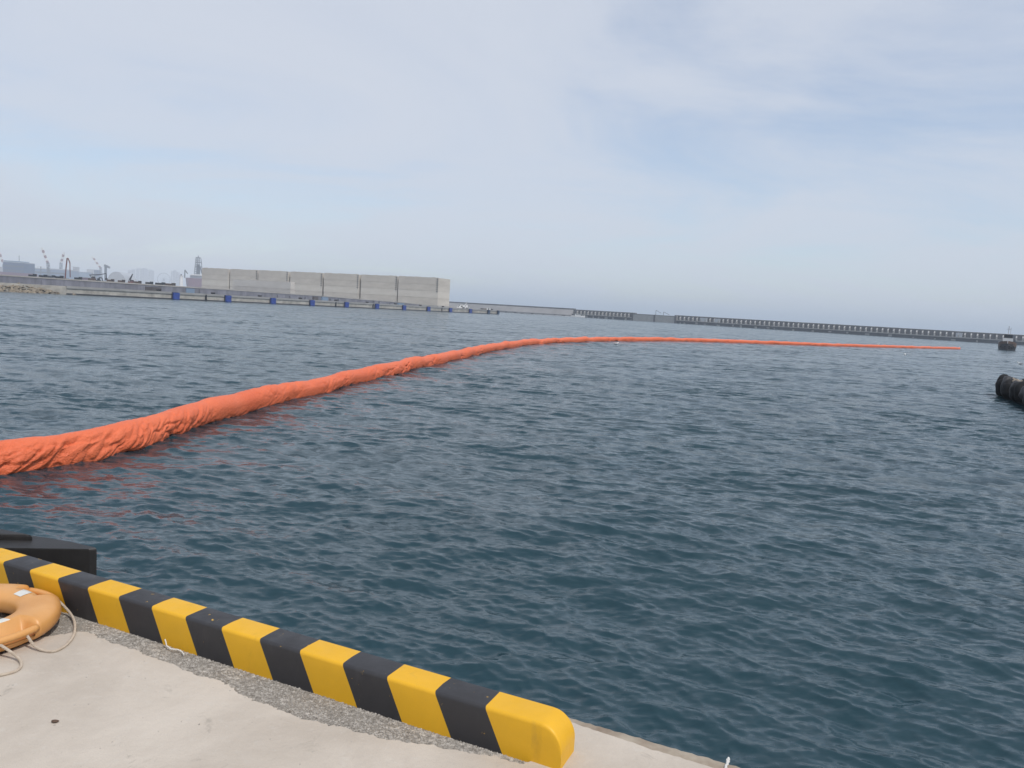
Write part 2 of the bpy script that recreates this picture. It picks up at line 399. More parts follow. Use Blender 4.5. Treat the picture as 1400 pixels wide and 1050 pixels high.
# exposed aggregate bed in front of the kerb: sheet + loose stones
b = MB(); tl = np.arange(-4, 0.2, 0.02)
b.add([K(-4, -1.2, 1.9885), K(0.3, -0.4, 1.9885), K(0.3, 0.02, 1.9885), K(-4, 0.02, 1.9885)], [(0, 1, 2, 3)])
agg = tag(b.build('gravel', M['aggregate']), 'rough grey exposed gravel strip along the foot of the kerb', kind='stuff')
bx_, by_ = np.array([p[0] for p in bd]), np.array([p[1] for p in bd])
b = MB()
octv = np.array([(1, 0, 0), (0, 1, 0), (-1, 0, 0), (0, -1, 0), (0, 0, 1), (0, 0, -1)], float)
octf = [(0, 1, 4), (1, 2, 4), (2, 3, 4), (3, 0, 4), (1, 0, 5), (2, 1, 5), (3, 2, 5), (0, 3, 5)]
def stone(b, c, s):
    v = octv * np.array([s * random.uniform(.7, 1.3), s * random.uniform(.7, 1.3), s * random.uniform(.45, .8)]) + np.random.default_rng(random.randrange(1 << 30)).normal(0, s * 0.18, (6, 3))
    a = random.uniform(0, 6.28); ca, sa = math.cos(a), math.sin(a)
    b.add([(c[0] + x * ca - y * sa, c[1] + x * sa + y * ca, c[2] + z) for x, y, z in v], octf)
for _ in range(13000):
    t = random.uniform(-2.75, 0.15)
    lo = np.interp(t, bx_[60:], by_[60:]) if t > -2.14 else -0.7
    nn_ = random.uniform(lo, 0.012)
    if t < -2.05: nn_ = random.uniform(-0.6, 0.012)
    stone(b, K(t, nn_, 1.9895), random.choice([0.0022, 0.003, 0.0035, 0.0042, 0.0055]))
for _ in range(420):                                   # grit blown onto the deck
    t_, n_g = random.uniform(-2.4, 1.2), random.uniform(-1.9, -0.02)
    if t_ > 0.2 or n_g < np.interp(t_, bx_[60:], by_[60:]): stone(b, K(t_, n_g, 2.0005), random.choice([0.0012, 0.0016, 0.002, 0.0028, 0.004]))
tag(b.build('loose_stones', M['pebble'], agg), kind='stuff')
for (px, py, s, nm, lb) in [(75, 987, 0.011, 'pebble', 'dark brown pebble lying alone on the pale concrete deck')]:
    p = on_plane(px, py, 2.002); rings = []
    for i in range(7):
        h = i / 6; w = math.sin(math.pi * (0.08 + 0.84 * h)) ** 0.6
        rings.append([(p[0] + s * 1.25 * w * math.cos(a) * (1 + .15 * math.sin(3 * a)), p[1] + s * .8 * w * math.sin(a), p[2] - .001 + h * 0.008) for a in np.linspace(0, 2 * math.pi, 12, endpoint=False)])
    tag(MB().loft(rings).build(nm, M['brown'], smooth=True), lb, 'pebble')

# ------------------------------------------------------------------ striped kerb
def paint(name, c, dirt, chip, chipth):
    mt = bpy.data.materials.new(name); mt.use_nodes = True
    n, l = mt.node_tree.nodes, mt.node_tree.links; p = n['Principled BSDF']; p.inputs['Roughness'].default_value = 0.5
    t = n.new('ShaderNodeTexCoord')
    def noise(scale, detail=6, st=None):
        z = n.new('ShaderNodeTexNoise'); z.inputs['Scale'].default_value = scale; z.inputs['Detail'].default_value = detail; z.inputs['Roughness'].default_value = .65
        if st:
            q = n.new('ShaderNodeMapping'); q.inputs['Scale'].default_value = st; l.new(t.outputs['Object'], q.inputs[0]); l.new(q.outputs[0], z.inputs['Vector'])
        else: l.new(t.outputs['Object'], z.inputs['Vector'])
        return z.outputs[0]
    def rmp(v, a, b, c0=0., c1=1.):
        q = n.new('ShaderNodeMapRange'); l.new(v, q.inputs[0]); q.inputs[1].default_value = a; q.inputs[2].default_value = b; q.inputs[3].default_value = c0; q.inputs[4].default_value = c1; return q.outputs[0]
    def mixc(f, a, b):
        q = n.new('ShaderNodeMix'); q.data_type = 'RGBA'; l.new(f, q.inputs['Factor'])
        for s, v in (('A', a), ('B', b)):
            if isinstance(v, tuple): q.inputs[s].default_value = (*v, 1)
            else: l.new(v, q.inputs[s])
        return q.outputs['Result']
    cc = mixc(rmp(noise(5, 6), 0.35, 0.7, 0, 0.5), c, tuple(v * 0.82 for v in c))
    cc = mixc(rmp(noise(11, 8, (1, 1, .25)), 0.58, 0.75, 0, 0.45), cc, dirt)
    cc = mixc(rmp(noise(24, 5), chipth, chipth + .02), cc, chip)
    cc = mixc(rmp(noise(160, 2), 0.74, 0.78, 0, .8), cc, dirt)
    l.new(cc, p.inputs['Base Color'])
    l.new(rmp(noise(9, 5), .3, .7, .4, .65), p.inputs['Roughness'])
    bp = n.new('ShaderNodeBump'); bp.inputs['Strength'].default_value = .35; bp.inputs['Distance'].default_value = .004
    l.new(noise(14, 7), bp.inputs['Height']); l.new(bp.outputs[0], p.inputs['Normal'])
    return mt
M['yellow'] = paint('yellow_road_paint', (0.79, 0.425, 0.013), (0.42, 0.24, 0.04), (0.30, 0.22, 0.10), 0.70)
M['black'] = paint('black_road_paint', (0.035, 0.034, 0.037), (0.075, 0.072, 0.07), (0.60, 0.36, 0.05), 0.675)
KW, KH, KB = 0.140, 0.150, 0.014
def kerb_profile():
    pr = [(0.0, 0.0), (0.0, 0.05), (0.0, 0.10)]
    for a in np.linspace(0, math.pi / 2, 6): pr.append((KB - KB * math.cos(a), KH - KB + KB * math.sin(a)))
    pr.append((KW / 2, KH + 0.001))
    for a in np.linspace(math.pi / 2, 0, 6): pr.append((KW - KB + KB * math.cos(a), KH - KB + KB * math.sin(a)))
    return pr + [(KW, 0.10), (KW, 0.05), (KW, 0.0)]
PROF = kerb_profile()
kerb = thing('wheel_stop_kerb', K(-1.2, 0.08, 1.99), 'yellow and black striped concrete kerb along the quay edge', 'kerb')
SL = 0.083
T_END, ER = 0.272, 0.085
def kerb_ring(t, slant=True, end=0.0):
    out = []
    for (w, h) in PROF:
        tt = t + (SL * (KH - h) / KH if slant else 0)
        out.append(K(tt + 0.0012 * math.sin(t * 17 + w * 40), 0.008 + w + 0.001 * math.sin(tt * 6), 1.988 + h * (0.162 / 0.15)))
    return out
edges = [-0.034 - 0.2145 * k for k in range(0, 26)]
for k in range(len(edges) - 1):
    t1, t0 = edges[k], edges[k + 1]
    b = MB(); b.loft([kerb_ring(t) for t in np.linspace(t0, t1, 9)], closed=False, cap=False)
    nm = 'black_segment' if k % 2 == 0 else 'yellow_segment'
    b.build(nm, M['black' if k % 2 == 0 else 'yellow'], kerb, smooth=True)
# end segment with a rounded shoulder
rings = [kerb_ring(edges[0])]
for u in np.linspace(0.12, 0.98, 6):
    r_a, t_b = kerb_ring(edges[0]), T_END - ER
    rings.append([tuple(np.array(pa) * (1 - u) + np.array(pb) * u) for pa, pb in zip(r_a, kerb_ring(t_b, False))])
for a in np.linspace(0, math.pi / 2, 12):
    hmax = KH - ER + ER * math.cos(a); t = T_END - ER + ER * math.sin(a)
    rg = []
    for (w, h) in PROF:
        hh = min(h, h * hmax / KH) if h > 0.06 else min(h, hmax)
        rg.append(K(t, 0.008 + w, 1.988 + hh * (0.162 / 0.15)))
    rings.append(rg)
b = MB(); b.loft(rings, closed=False, cap=False)
n_ = len(PROF); last = len(rings) - 1
b.f.append(tuple(last * n_ + j for j in range(n_)))
tag(b.build('yellow_segment', M['yellow'], kerb, smooth=True), 'yellow end block with rounded shoulder')
me = kerb.children[-1].data
me.polygons[len(me.polygons) - 1].use_smooth = False

# ------------------------------------------------------------------ life ring
M['ring'] = material('orange_plastic', (0.60, 0.28, 0.075), 0.42, 0.1, 6, c2=(0.68, 0.35, 0.12), bump=0.001, bscale=25)
M['tape'] = material('reflective_tape', (0.66, 0.65, 0.60), 0.45, 0.12, 18)
def rope_mat():
    return material('twisted_rope', (0.42, 0.34, 0.26), 0.9, 0.2, 60, c2=(0.56, 0.48, 0.39), bump=0.002, bscale=200)
M['rope'] = rope_mat()
RC = np.array([-2.385, 3.335]); RO_, RI_ = 0.362, 0.178
ring = thing('life_ring', (RC[0], RC[1], 2.0), 'orange plastic life ring with rope lying against the striped kerb', 'life ring')
RMID, RHW, RHH = (RO_ + RI_) / 2, (RO_ - RI_) / 2, 0.056
REC = [R(-27), R(63), R(153), R(243)]
def ring_pt(a, bq, lift=0.0):
    c, s = math.cos(bq), math.sin(bq); e = 0.75
    w = math.copysign(abs(c) ** e, c); h = math.copysign(abs(s) ** e, s)
    cut = 0.0
    for q in REC:
        d = abs((a - q + math.pi) % (2 * math.pi) - math.pi)
        cut = max(cut, 1 - min(1, max(0, (d - R(15)) / R(3.0))))
    rad = RMID + (RHW + lift) * w; z = (RHH + lift) * h
    if cut > 0 and w > 0.18:                 # grip recess on the outer upper shoulder
        zt = -0.026 if h > -0.2 else z
        rr = RMID + RHW * 0.18 + (rad - RMID - RHW * 0.18) * 0.82
        rad = rad * (1 - cut) + rr * cut
        z = z * (1 - cut) + min(z, zt) * cut
    return (RC[0] + rad * math.cos(a), RC[1] + rad * math.sin(a), 2.003 + RHH + z)
b = MB(); na, nb = 220, 40
b.loft([[ring_pt(2 * math.pi * i / na, 2 * math.pi * j / nb) for j in range(nb)] for i in range(na)] , cap=False)
b.f += [((na - 1) * nb + j, (na - 1) * nb + (j + 1) % nb, (j + 1) % nb, j) for j in range(nb)]
body = b.build('body', M['ring'], ring, smooth=True)
for q in REC:                                # grab bar bridging each recess
    b = MB(); pts = []
    for a in np.linspace(q - R(17.5), q + R(17.5), 14):
        pts.append((RC[0] + (RO_ - 0.012) * math.cos(a), RC[1] + (RO_ - 0.012) * math.sin(a), 2.003 + RHH + 0.012))
    b.tube(pts, 0.016, 10); b.build('grab_bar', M['ring'], ring, smooth=True)
def patch(a0, a1, b0, b1):
    b = MB(); n1, n2 = 8, 6
    rows = [[ring_pt(a, q, 0.0015) for q in np.linspace(b0, b1, n2)] for a in np.linspace(a0, a1, n1)]
    b.loft(rows, closed=False, cap=False); b.build('reflective_tape', M['tape'], ring, smooth=True)
def ang_of(px, py, z):
    p = on_plane(px, py, z)[:2] - RC; return math.atan2(p[1], p[0]), np.linalg.norm(p)
a1_, r1_ = ang_of(31, 812, 2.115); a2_, r2_ = ang_of(6, 859, 2.11)
for q in REC:
    patch(q - R(8), q + R(7), R(84), R(122))
def rope(b, pts, r=0.0062, pitch=0.032):
    P = [np.array(p, float) for p in pts]; out = []
    for i in range(len(P) - 1):              # Catmull-Rom
        p0, p1, p2, p3 = P[max(i - 1, 0)], P[i], P[i + 1], P[min(i + 2, len(P) - 1)]
        k = max(3, int(np.linalg.norm(p2 - p1) / 0.004))
        for j in range(k):
            t = j / k
            out.append(0.5 * (2 * p1 + (p2 - p0) * t + (2 * p0 - 5 * p1 + 4 * p2 - p3) * t * t + (3 * p1 - p0 - 3 * p2 + p3) * t ** 3))
    out.append(P[-1]); s = 0
    strands = [[], [], []]
    for i, p in enumerate(out):
        d = out[min(i + 1, len(out) - 1)] - out[max(i - 1, 0)]; d /= np.linalg.norm(d) + 1e-9
        if i: s += np.linalg.norm(p - out[i - 1])
        a = np.cross(d, [0, 0, 1.0]); a /= np.linalg.norm(a) + 1e-9; c = np.cross(a, d)
        for q in range(3):
            t = 2 * math.pi * (s / pitch + q / 3); strands[q].append(p + r * 0.52 * (a * math.cos(t) + c * math.sin(t)))
    for st in strands: b.tube(st, r * 0.56, 6)
G = lambda px, py, z=2.006: tuple(on_plane(px, py, z))
def rp_start(q, dz=0.0): return (RC[0] + (RO_ - 0.004) * math.cos(q), RC[1] + (RO_ - 0.004) * math.sin(q), 2.06 + dz)
b = MB(); rope(b, [rp_start(REC[0] + R(8)), G(47, 883, 2.02), G(60, 889.5), G(75, 890), G(91, 881), G(101, 867), G(101.5, 850), G(94, 836, 2.02), rp_start(REC[1] - R(16), 0.01)])
b.build('grab_rope', M['rope'], ring, smooth=True)
b = MB(); rope(b, [rp_start(REC[0] - R(10)), G(22, 897, 2.02), G(29, 908), G(22, 917), G(0, 923), G(-25, 926), G(-60, 905, 2.02), rp_start(REC[3] + R(10))])
b.build('grab_rope', M['rope'], ring, smooth=True)
b = MB(); rope(b, [(RC[0] - 0.14, RC[1] + 0.02, 2.007), (RC[0] - 0.05, RC[1] + 0.09, 2.007), (RC[0] + 0.03, RC[1] + 0.12, 2.007), (RC[0] + 0.10, RC[1] + 0.16, 2.007), (RC[0] + 0.14, RC[1] + 0.19, 2.01)])
b.build('grab_rope', M['rope'], ring, smooth=True)
# short white string left at the foot of the kerb
b = MB(); M['string'] = material('white_string', (0.7, 0.68, 0.64), 0.9, 0.1, 60)
pts = [G(226, 874, 2.03), G(228, 883), G(234, 887.5), G(243, 888, 2.004), G(249, 891, 2.003), G(252, 896, 2.004)]
P = [np.array(p) for p in pts]; cur = []
for i in range(len(P) - 1):
    for j in range(6): cur.append(P[i] + (P[i + 1] - P[i]) * j / 6 + np.array([random.gauss(0, .001), random.gauss(0, .001), 0]))
b.tube(cur, 0.0028, 6)
tag(b.build('string', M['string'], smooth=True), 'short frayed white string at the foot of the kerb', 'string')

# ------------------------------------------------------------------ black rubber fender hung on the near quay
fr = thing('rubber_fender', (-3.3, 4.7, -0.2), 'black rubber fender block behind the striped kerb at the quay edge', 'fender')
outl = [(-4.05, 4.455), (-2.58, 4.677)]
out_back = [(-2.548, 4.70), (-2.56, 4.715), (-2.75, 4.79), (-2.95, 4.845), (-3.135, 4.88), (-3.35, 4.90), (-3.6, 4.875), (-3.85, 4.79), (-4.02, 4.66), (-4.09, 4.52)]
o2 = outl + out_back; cen = np.mean(np.array(o2), 0)
rings = []
for ins, z in ((0.0, -0.3), (0.0, 1.935), (0.004, 1.945), (0.012, 1.95)):
    rings.append([tuple(cen + (np.array(p) - cen) * (1 - ins)) + (z,) for p in o2])
b = MB(); b.loft(rings); b.build('body', M['rubber'], fr)
lens = [(-3.95, 4.625), (-3.03, 4.765)] + [(-3.0, 4.772), (-3.08, 4.80), (-3.2, 4.838), (-3.35, 4.865), (-3.5, 4.865), (-3.65, 4.835), (-3.8, 4.77), (-3.92, 4.69)]
lc = np.mean(np.array(lens), 0); rings = []
for f_, z in ((1.0, 1.945), (1.0, 1.972), (0.97, 1.984), (0.9, 1.99)):
    rings.append([tuple(lc + (np.array(p) - lc) * f_) + (z,) for p in lens])
b = MB(); b.loft(rings); b.build('rubber_cap', M['rubber'], fr)
for zz in (0.6, 1.4):                          # chains back to the wall
    for xx in (-3.8, -2.9):
        yy = 4.455 + (xx + 4.05) * 0.151; b = MB()
        b.tube([(xx, yy + 0.02, zz), (xx - 0.1, yy - 0.25, zz + 0.15), (xx - 0.2, yy - 0.5, zz + 0.2)], 0.02, 6); b.build('chain', M['dark'], fr)

# ------------------------------------------------------------------ orange boom
def boom_mat():
    mt = bpy.data.materials.new('orange_boom_fabric'); mt.use_nodes = True
    n, l = mt.node_tree.nodes, mt.node_tree.links; p = n['Principled BSDF']
    p.inputs['Roughness'].default_value = 0.55
    t = n.new('ShaderNodeTexCoord')
    nz = n.new('ShaderNodeTexNoise'); l.new(t.outputs['Object'], nz.inputs['Vector']); nz.inputs['Scale'].default_value = 0.8; nz.inputs['Detail'].default_value = 6
    mix = n.new('ShaderNodeMix'); mix.data_type = 'RGBA'; l.new(nz.outputs[0], mix.inputs['Factor'])
    mix.inputs['A'].default_value = (0.70, 0.118, 0.036, 1); mix.inputs['B'].default_value = (0.86, 0.205, 0.085, 1)
    l.new(mix.outputs['Result'], p.inputs['Base Color'])
    nb_ = n.new('ShaderNodeTexNoise'); l.new(t.outputs['Object'], nb_.inputs['Vector']); nb_.inputs['Scale'].default_value = 13; nb_.inputs['Detail'].default_value = 5; nb_.inputs['Distortion'].default_value = 1.5
    bp = n.new('ShaderNodeBump'); bp.inputs['Strength'].default_value = .8; bp.inputs['Distance'].default_value = .035
    l.new(nb_.outputs[0], bp.inputs['Height']); l.new(bp.outputs[0], p.inputs['Normal'])
    return mt
M['boom'] = boom_mat()
near = [(-60, 663), (0, 652), (100, 634), (200, 611), (300, 576), (350, 560), (425, 541.5), (500, 521.5), (550, 509), (600, 497.5), (650, 486), (700, 475), (750, 469.5), (836, 466.3), (900, 466.2), (950, 467), (1000, 468.6), (1050, 470.2), (1100, 472), (1150, 473.6), (1200, 475), (1260, 476.4), (1313, 477.6)]
pp = [on_plane(x, y, 0)[:2] for x, y in near]
pp = [pp[0] + (pp[0] - pp[1]) * 2.0 + np.array([-1.5, 0.5])] + pp
P = [np.array(p) for p in pp]; path = []
for i in range(len(P) - 1):
    p0, p1, p2, p3 = P[max(i - 1, 0)], P[i], P[i + 1], P[min(i + 2, len(P) - 1)]
    for j in range(40):
        t = j / 40; path.append(0.5 * (2 * p1 + (p2 - p0) * t + (2 * p0 - 5 * p1 + 4 * p2 - p3) * t * t + (3 * p1 - p0 - 3 * p2 + p3) * t ** 3))
path.append(P[-1]); path = np.array(path)
for _ in range(12): path[1:-1] = 0.25 * path[:-2] + 0.5 * path[1:-1] + 0.25 * path[2:]
seg = np.r_[0, np.cumsum(np.linalg.norm(np.diff(path, axis=0), axis=1))]; LEN = seg[-1]
s_l = [0.0]
while s_l[-1] < LEN:
    q = np.array([np.interp(s_l[-1], seg, path[:, 0]), np.interp(s_l[-1], seg, path[:, 1])]); dist = np.linalg.norm(q)
    s_l.append(s_l[-1] + max(0.02, dist * 0.0016))
S = np.array(s_l[:-1]); bx = np.interp(S, seg, path[:, 0]); by = np.interp(S, seg, path[:, 1])
dxs, dys = np.gradient(bx, S), np.gradient(by, S); ll = np.hypot(dxs, dys); dxs /= ll; dys /= ll
NTH = 72; th = np.linspace(-math.pi / 2, 1.5 * math.pi, NTH, endpoint=False)
SS, TT = np.meshgrid(S, th, indexing='ij')
def smooth1(x, seed, k):                      # 1-D value noise
    g = np.random.default_rng(seed).uniform(-1, 1, 4096); xi = np.floor(x * k).astype(int); f_ = x * k - xi; f_ = f_ * f_ * (3 - 2 * f_)
    return g[xi % 4096] * (1 - f_) + g[(xi + 1) % 4096] * f_
def noise2(u, v, seed):
    g = np.random.default_rng(seed).uniform(-1, 1, (257, 257)); ui, vi = np.floor(u).astype(int), np.floor(v).astype(int)
    fu, fv = u - ui, v - vi; fu = fu * fu * (3 - 2 * fu); fv = fv * fv * (3 - 2 * fv)
    a = g[ui % 257, vi % 257]; b_ = g[(ui + 1) % 257, vi % 257]; c = g[ui % 257, (vi + 1) % 257]; d = g[(ui + 1) % 257, (vi + 1) % 257]
    return (a * (1 - fu) + b_ * fu) * (1 - fv) + (c * (1 - fu) + d * fu) * fv
Rr = 0.335 * (1 + 0.05 * smooth1(SS, 1, 0.9) + 0.05 * smooth1(SS, 2, 0.35) + 0.03 * smooth1(SS, 12, 2.3))
arc = TT * 0.34
# folds run diagonally round the tube as if it had been twisted; side facing the quay is TT ~ 0 or pi
warp = 0.5 * noise2(SS * 1.1, arc * 1.6, 3) + 0.22 * noise2(SS * 3.1, arc * 4, 4)
u = SS * 0.80 + arc * 0.60 * 1.0; v = -SS * 0.52 + arc * 0.85
def crease(nz, w): return np.exp(-(nz / w) ** 2)          # narrow valleys along the zero lines of a noise
amp = np.clip(0.75 + 1.0 * noise2(SS * 0.55, arc * 1.3, 7), 0.12, 1.6) * (1.15 - 0.75 * np.clip(np.sin(TT), 0, 1) ** 2)
f1 = crease(noise2(u * 0.55 + 0.2 * warp + 7, v * 2.6 + 0.7 * warp + 50, 5), 0.16)
f2 = crease(noise2(u * 1.5 + 9, v * 6.8 + 1.0 * warp + 50, 6), 0.16)
f3 = crease(noise2(u * 3.0 + 3, v * 13 + 1.6 * warp + 50, 8), 0.2)
f4 = crease(noise2(SS * 0.8 + arc * 0.5 + 3, arc * 4.0 - SS * 0.7 + warp * 2.2 + 300, 18), 0.12)
lump = noise2(u * 1.0, v * 2.2 + 50, 21)
Rr = Rr + 0.034 * lump * amp - 0.030 * f1 * amp - 0.026 * f2 * amp - 0.014 * f3 * amp - 0.030 * f4 * amp
squash = np.where(np.sin(TT) > 0, 0.98, 1.08)
cz = 0.245 + wave_z(bx, by, 2.0) * 0.7 + 0.035 * smooth1(S, 9, 0.45)
off_ = 0.06 * smooth1(S, 10, 0.5) + 0.25 * smooth1(S, 13, 0.08) * np.clip((S - 40) / 80, 0, 1)
hx, hy = dys, -dxs                              # horizontal normal (towards the quay side)
cs = np.cos(TT); lat = Rr * np.where(np.sin(TT) < 0, np.sign(cs) * np.abs(cs) ** 0.28, cs); hz = Rr * np.sin(TT) * squash
Rr_c = 0.345
ox = bx - hx * 0.335 + hx * off_; oy = by - hy * 0.335 + hy * off_
X = ox[:, None] + hx[:, None] * lat; Y = oy[:, None] + hy[:, None] * lat; Z = cz[:, None] + hz
b = MB(); b.loft(np.stack([X, Y, Z], -1))
boom = b.build('floating_boom', M['boom'], smooth=True)
tag(boom, 'long orange wrinkled fabric containment boom floating across the harbour', 'boom')

# ------------------------------------------------------------------ breakwater across the harbour mouth
BA, BB = np.array([376.2, 620.0]), np.array([74.0, 830.0])
BD = (BB - BA) / np.linalg.norm(BB - BA); BN = np.array([-BD[1], BD[0]])
if BN[1] > 0: BN = -BN                           # towards the camera
def bw_s(px):                                    # position along the breakwater seen at photo column px
    best = min(np.arange(-200, 900, 0.5), key=lambda s: abs(700 + F_PX * (((BA + BD * s) @ np.array([1, 0])) / (BA + BD * s)[1]) - px - 0.0605 * 4))
    return best
def bwp(s, n_, z): p = BA + BD * s + BN * n_; return (p[0], p[1], z)
def bwbox(b, s0, s1, n0, n1, z0, z1):
    return b.prism([bwp(s1, n1, 0)[:2], bwp(s0, n1, 0)[:2], bwp(s0, n0, 0)[:2], bwp(s1, n0, 0)[:2]], z0, z1)
bw = thing('breakwater', tuple(BA) + (0,), 'long grey concrete breakwater with pillared parapet across the harbour', 'breakwater')
sR_, s918, s860, s775, sL = -90.0, bw_s(917), bw_s(860), bw_s(776), 640.0
s889 = bw_s(889)
for (a, c) in ((sR_, s918), (s860, s775)):
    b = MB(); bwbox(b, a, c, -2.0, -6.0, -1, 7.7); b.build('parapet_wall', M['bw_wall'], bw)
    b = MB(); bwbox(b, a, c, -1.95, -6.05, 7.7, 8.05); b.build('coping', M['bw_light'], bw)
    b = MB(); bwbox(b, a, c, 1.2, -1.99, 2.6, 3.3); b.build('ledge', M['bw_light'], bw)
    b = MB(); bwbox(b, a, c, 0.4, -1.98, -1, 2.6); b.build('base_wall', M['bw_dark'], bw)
    pm = None; k = 0
    s = a + 2.2
    while s < c - 1.5:
        if pm is None:
            pb = MB(); P0 = bwp(s, 0, 0)
            pb.prism([bwp(s + .5, 0.3, 0)[:2], bwp(s - .5, 0.3, 0)[:2], bwp(s - .5, -1.97, 0)[:2], bwp(s + .5, -1.97, 0)[:2]], 3.31, [5.3, 5.3, 6.9, 6.9])
            o = pb.build('pillar', M['bw_light'], bw); pm = o; S0 = s
        else:
            o = pm.copy(); col.objects.link(o); o.parent = bw; d = BD * (s - S0); o.location = (d[0], d[1], 0)
        s += 4.4
    s = a + 1
    while s < c - 4:                               # pale blocks standing out of the dark base
        w = random.uniform(0.8, 3.5); b = MB(); bwbox(b, s, s + w, 0.7 + random.uniform(0, .3), 0.39, random.uniform(-.2, .6), random.uniform(1.0, 2.3)); b.build('footing_block', M['bw_light'], bw)
        s += w + random.uniform(3, 16)
for px, w in ((954, 7), (973, 5), (1303, 4.5)):     # pale panels let into the parapet
    s = bw_s(px); b = MB(); bwbox(b, s - w / 2, s + w / 2, 0.05, -1.9, 3.32, 6.8); b.build('panel', M['pale'], bw)
b = MB(); bwbox(b, s918 - 1, s860 + 1, 2.5, -8, -1, 7.1); blk = b.build('gate_block', M['bw_light'], bw)
for sx in (s918 - .5, s889, s860 + .5):
    b = MB(); bwbox(b, sx - 0.9, sx + 0.9, 2.9, 1.5, -1, 7.9 if sx != s889 else 7.15); b.build('rib', M['bw_wall'], blk)
b = MB(); bwbox(b, s918 - .4, s860 + .4, 2.6, 2.49, 6.5, 6.9); b.build('band', M['bw_wall'], blk)
b = MB(); bwbox(b, s775, sL, -3, -7, -1, 8.9); b.build('crown_wall', M['bw_crown'], bw)
b = MB(); b.prism([bwp(sL, 3, 0)[:2], bwp(s775, 3, 0)[:2], bwp(s775, -2.98, 0)[:2], bwp(sL, -2.98, 0)[:2]], -1, [1.6, 1.6, 7.4, 7.4]); b.build('sloped_apron', M['bw_apron'], bw)
for k in range(22):
    s = s775 + 8 + k * 13 + random.uniform(-3, 3); b = MB(); bwbox(b, s, s + random.uniform(2, 5), 3.6, 2.9, -0.5, random.uniform(0.6, 1.3)); b.build('footing_block', M['bw_wall'], bw)
for px, hgt, jib in ((888.5, 4.6, (5.5, -2.6)), (899.5, 3.4, (6.0, -2.6))):
    s = bw_s(px); base = bwp(s, -1, 7.1)
    cr = thing('davit_crane', base, 'small davit crane on top of the breakwater block, %s of the two' % ('taller, left' if px < 895 else 'lower, right'), 'crane', 'davit cranes on the breakwater')
    b = MB(); b.tube([base, (base[0], base[1], base[2] + hgt)], 0.22, 6); b.build('post', M['steelgrey'], cr)
    b = MB(); b.tube([(base[0], base[1], base[2] + hgt), (base[0] + jib[0], base[1], base[2] + hgt + jib[1])], 0.2, 6); b.build('jib', M['steelgrey'], cr)

# ------------------------------------------------------------------ far quay on the left
Q0 = np.array([-120.8, 272.0]); QD = np.array([0.4257, 0.9049]); QM = np.array([-0.9049, 0.4257])
def Q(u, m_, z=0): p = Q0 + QD * u + QM * m_; return (p[0], p[1], z)
land = [(-40, 0.0), (257, 0), (257, 22), (238, 29), (252, 262), (-180, 300), (-180, 11), (-45, 8)]
b = MB(); b.prism([Q(*p)[:2] for p in land], -1, 2.45)
fq = tag(b.build('far_quay', M['concrete_far']), 'pale concrete quay on the far side of the harbour', kind='structure')
b = MB(); b.prism([Q(257, -0.25)[:2], Q(257, 0.5)[:2], Q(-40, 0.5)[:2], Q(-40, -0.25)[:2]], 1.9, 2.62)
b.build('cope_beam', M['bw_light'], fq)
b = MB(); b.prism([Q(257, -0.06)[:2], Q(257, 0.3)[:2], Q(-40, 0.3)[:2], Q(-40, -0.06)[:2]], -1, 0.42)
b.build('tide_band', M['bw_dark'], fq)
for u in (14, 89.3, 118, 184, 220):
    b = MB(); b.prism([Q(u + .35, -0.3)[:2], Q(u + .35, 0.4)[:2], Q(u - .35, 0.4)[:2], Q(u - .35, -0.3)[:2]], -.5, 2.3); b.build('wall_joint', M['dark'], fq)
# raised terrace wall behind the apron
tp = [(-180, 15), (-60, 15), (40, 15), (95, 15.5), (170, 17), (190, 19), (190, 24), (172, 40), (190, 290), (-180, 290)]
tz = [4.7, 4.75, 4.8, 4.7, 3.9, 3.5, 3.5, 4.0, 4.6, 4.7]
b = MB(); b.prism([Q(*p)[:2] for p in tp], 2.4, tz)
tr = tag(b.build('terrace', M['terrace']), 'grey retaining wall and raised ground behind the far quay', kind='structure')
b = MB()
for i in range(5):
    (u0_, m0_), (u1_, m1_) = tp[i], tp[i + 1]
    b.add([Q(u0_, m0_ - .15, tz[i] - .28), Q(u1_, m1_ - .15, tz[i + 1] - .28), Q(u1_, m1_ - .15, tz[i + 1] + .12), Q(u0_, m0_ - .15, tz[i] + .12), Q(u0_, m0_ + .6, tz[i] + .12), Q(u1_, m1_ + .6, tz[i + 1] + .12)], [(0, 1, 2, 3), (3, 2, 5, 4)])
b.build('coping', M['bw_light'], tr)
u = -178
while u < 165:
    w = random.uniform(2.5, 7); b = MB(); zt = np.interp(u, [p[0] for p in tp[:6]], tz[:6])
    if random.random() < 0.5:
        b.prism([Q(u + w, 14.75)[:2], Q(u + w, 15.6)[:2], Q(u, 15.6)[:2], Q(u, 14.75)[:2]], 2.42, zt - random.uniform(.35, 1.2)); b.build('wall_panel', M[random.choice(['terrace', 'paleblue', 'terrace', 'bw_wall'])], tr)
    u += w + random.uniform(1, 6)
# slab the caissons stand on
RD = np.array([-0.899, 0.438]); RNB = np.array([0.438, 0.899]); R0 = np.array([-49.3, 480.0])
def RW(a, d): p = R0 + RD * a + RNB * d; return (p[0], p[1])
b = MB(); b.prism([RW(-4, -5), RW(-3, 17), RW(215, 17), RW(215, -5)][::-1], 2.4, 3.35)
tag(b.build('caisson_bed', M['bw_light']), 'pale concrete casting bed under the row of caissons', kind='structure')

# rubble slope at the left end of the far quay
b = MB()
for k in range(1100):
    u = random.uniform(-150, -36); h = random.random(); m_ = -1.2 + 11.5 * h
    stone(b, Q(u, m_, -0.25 + 2.3 * h), random.uniform(0.4, 0.95))
tag(b.build('rock_slope', M['rock']), 'brown boulder slope at the left end of the far quay', kind='stuff')

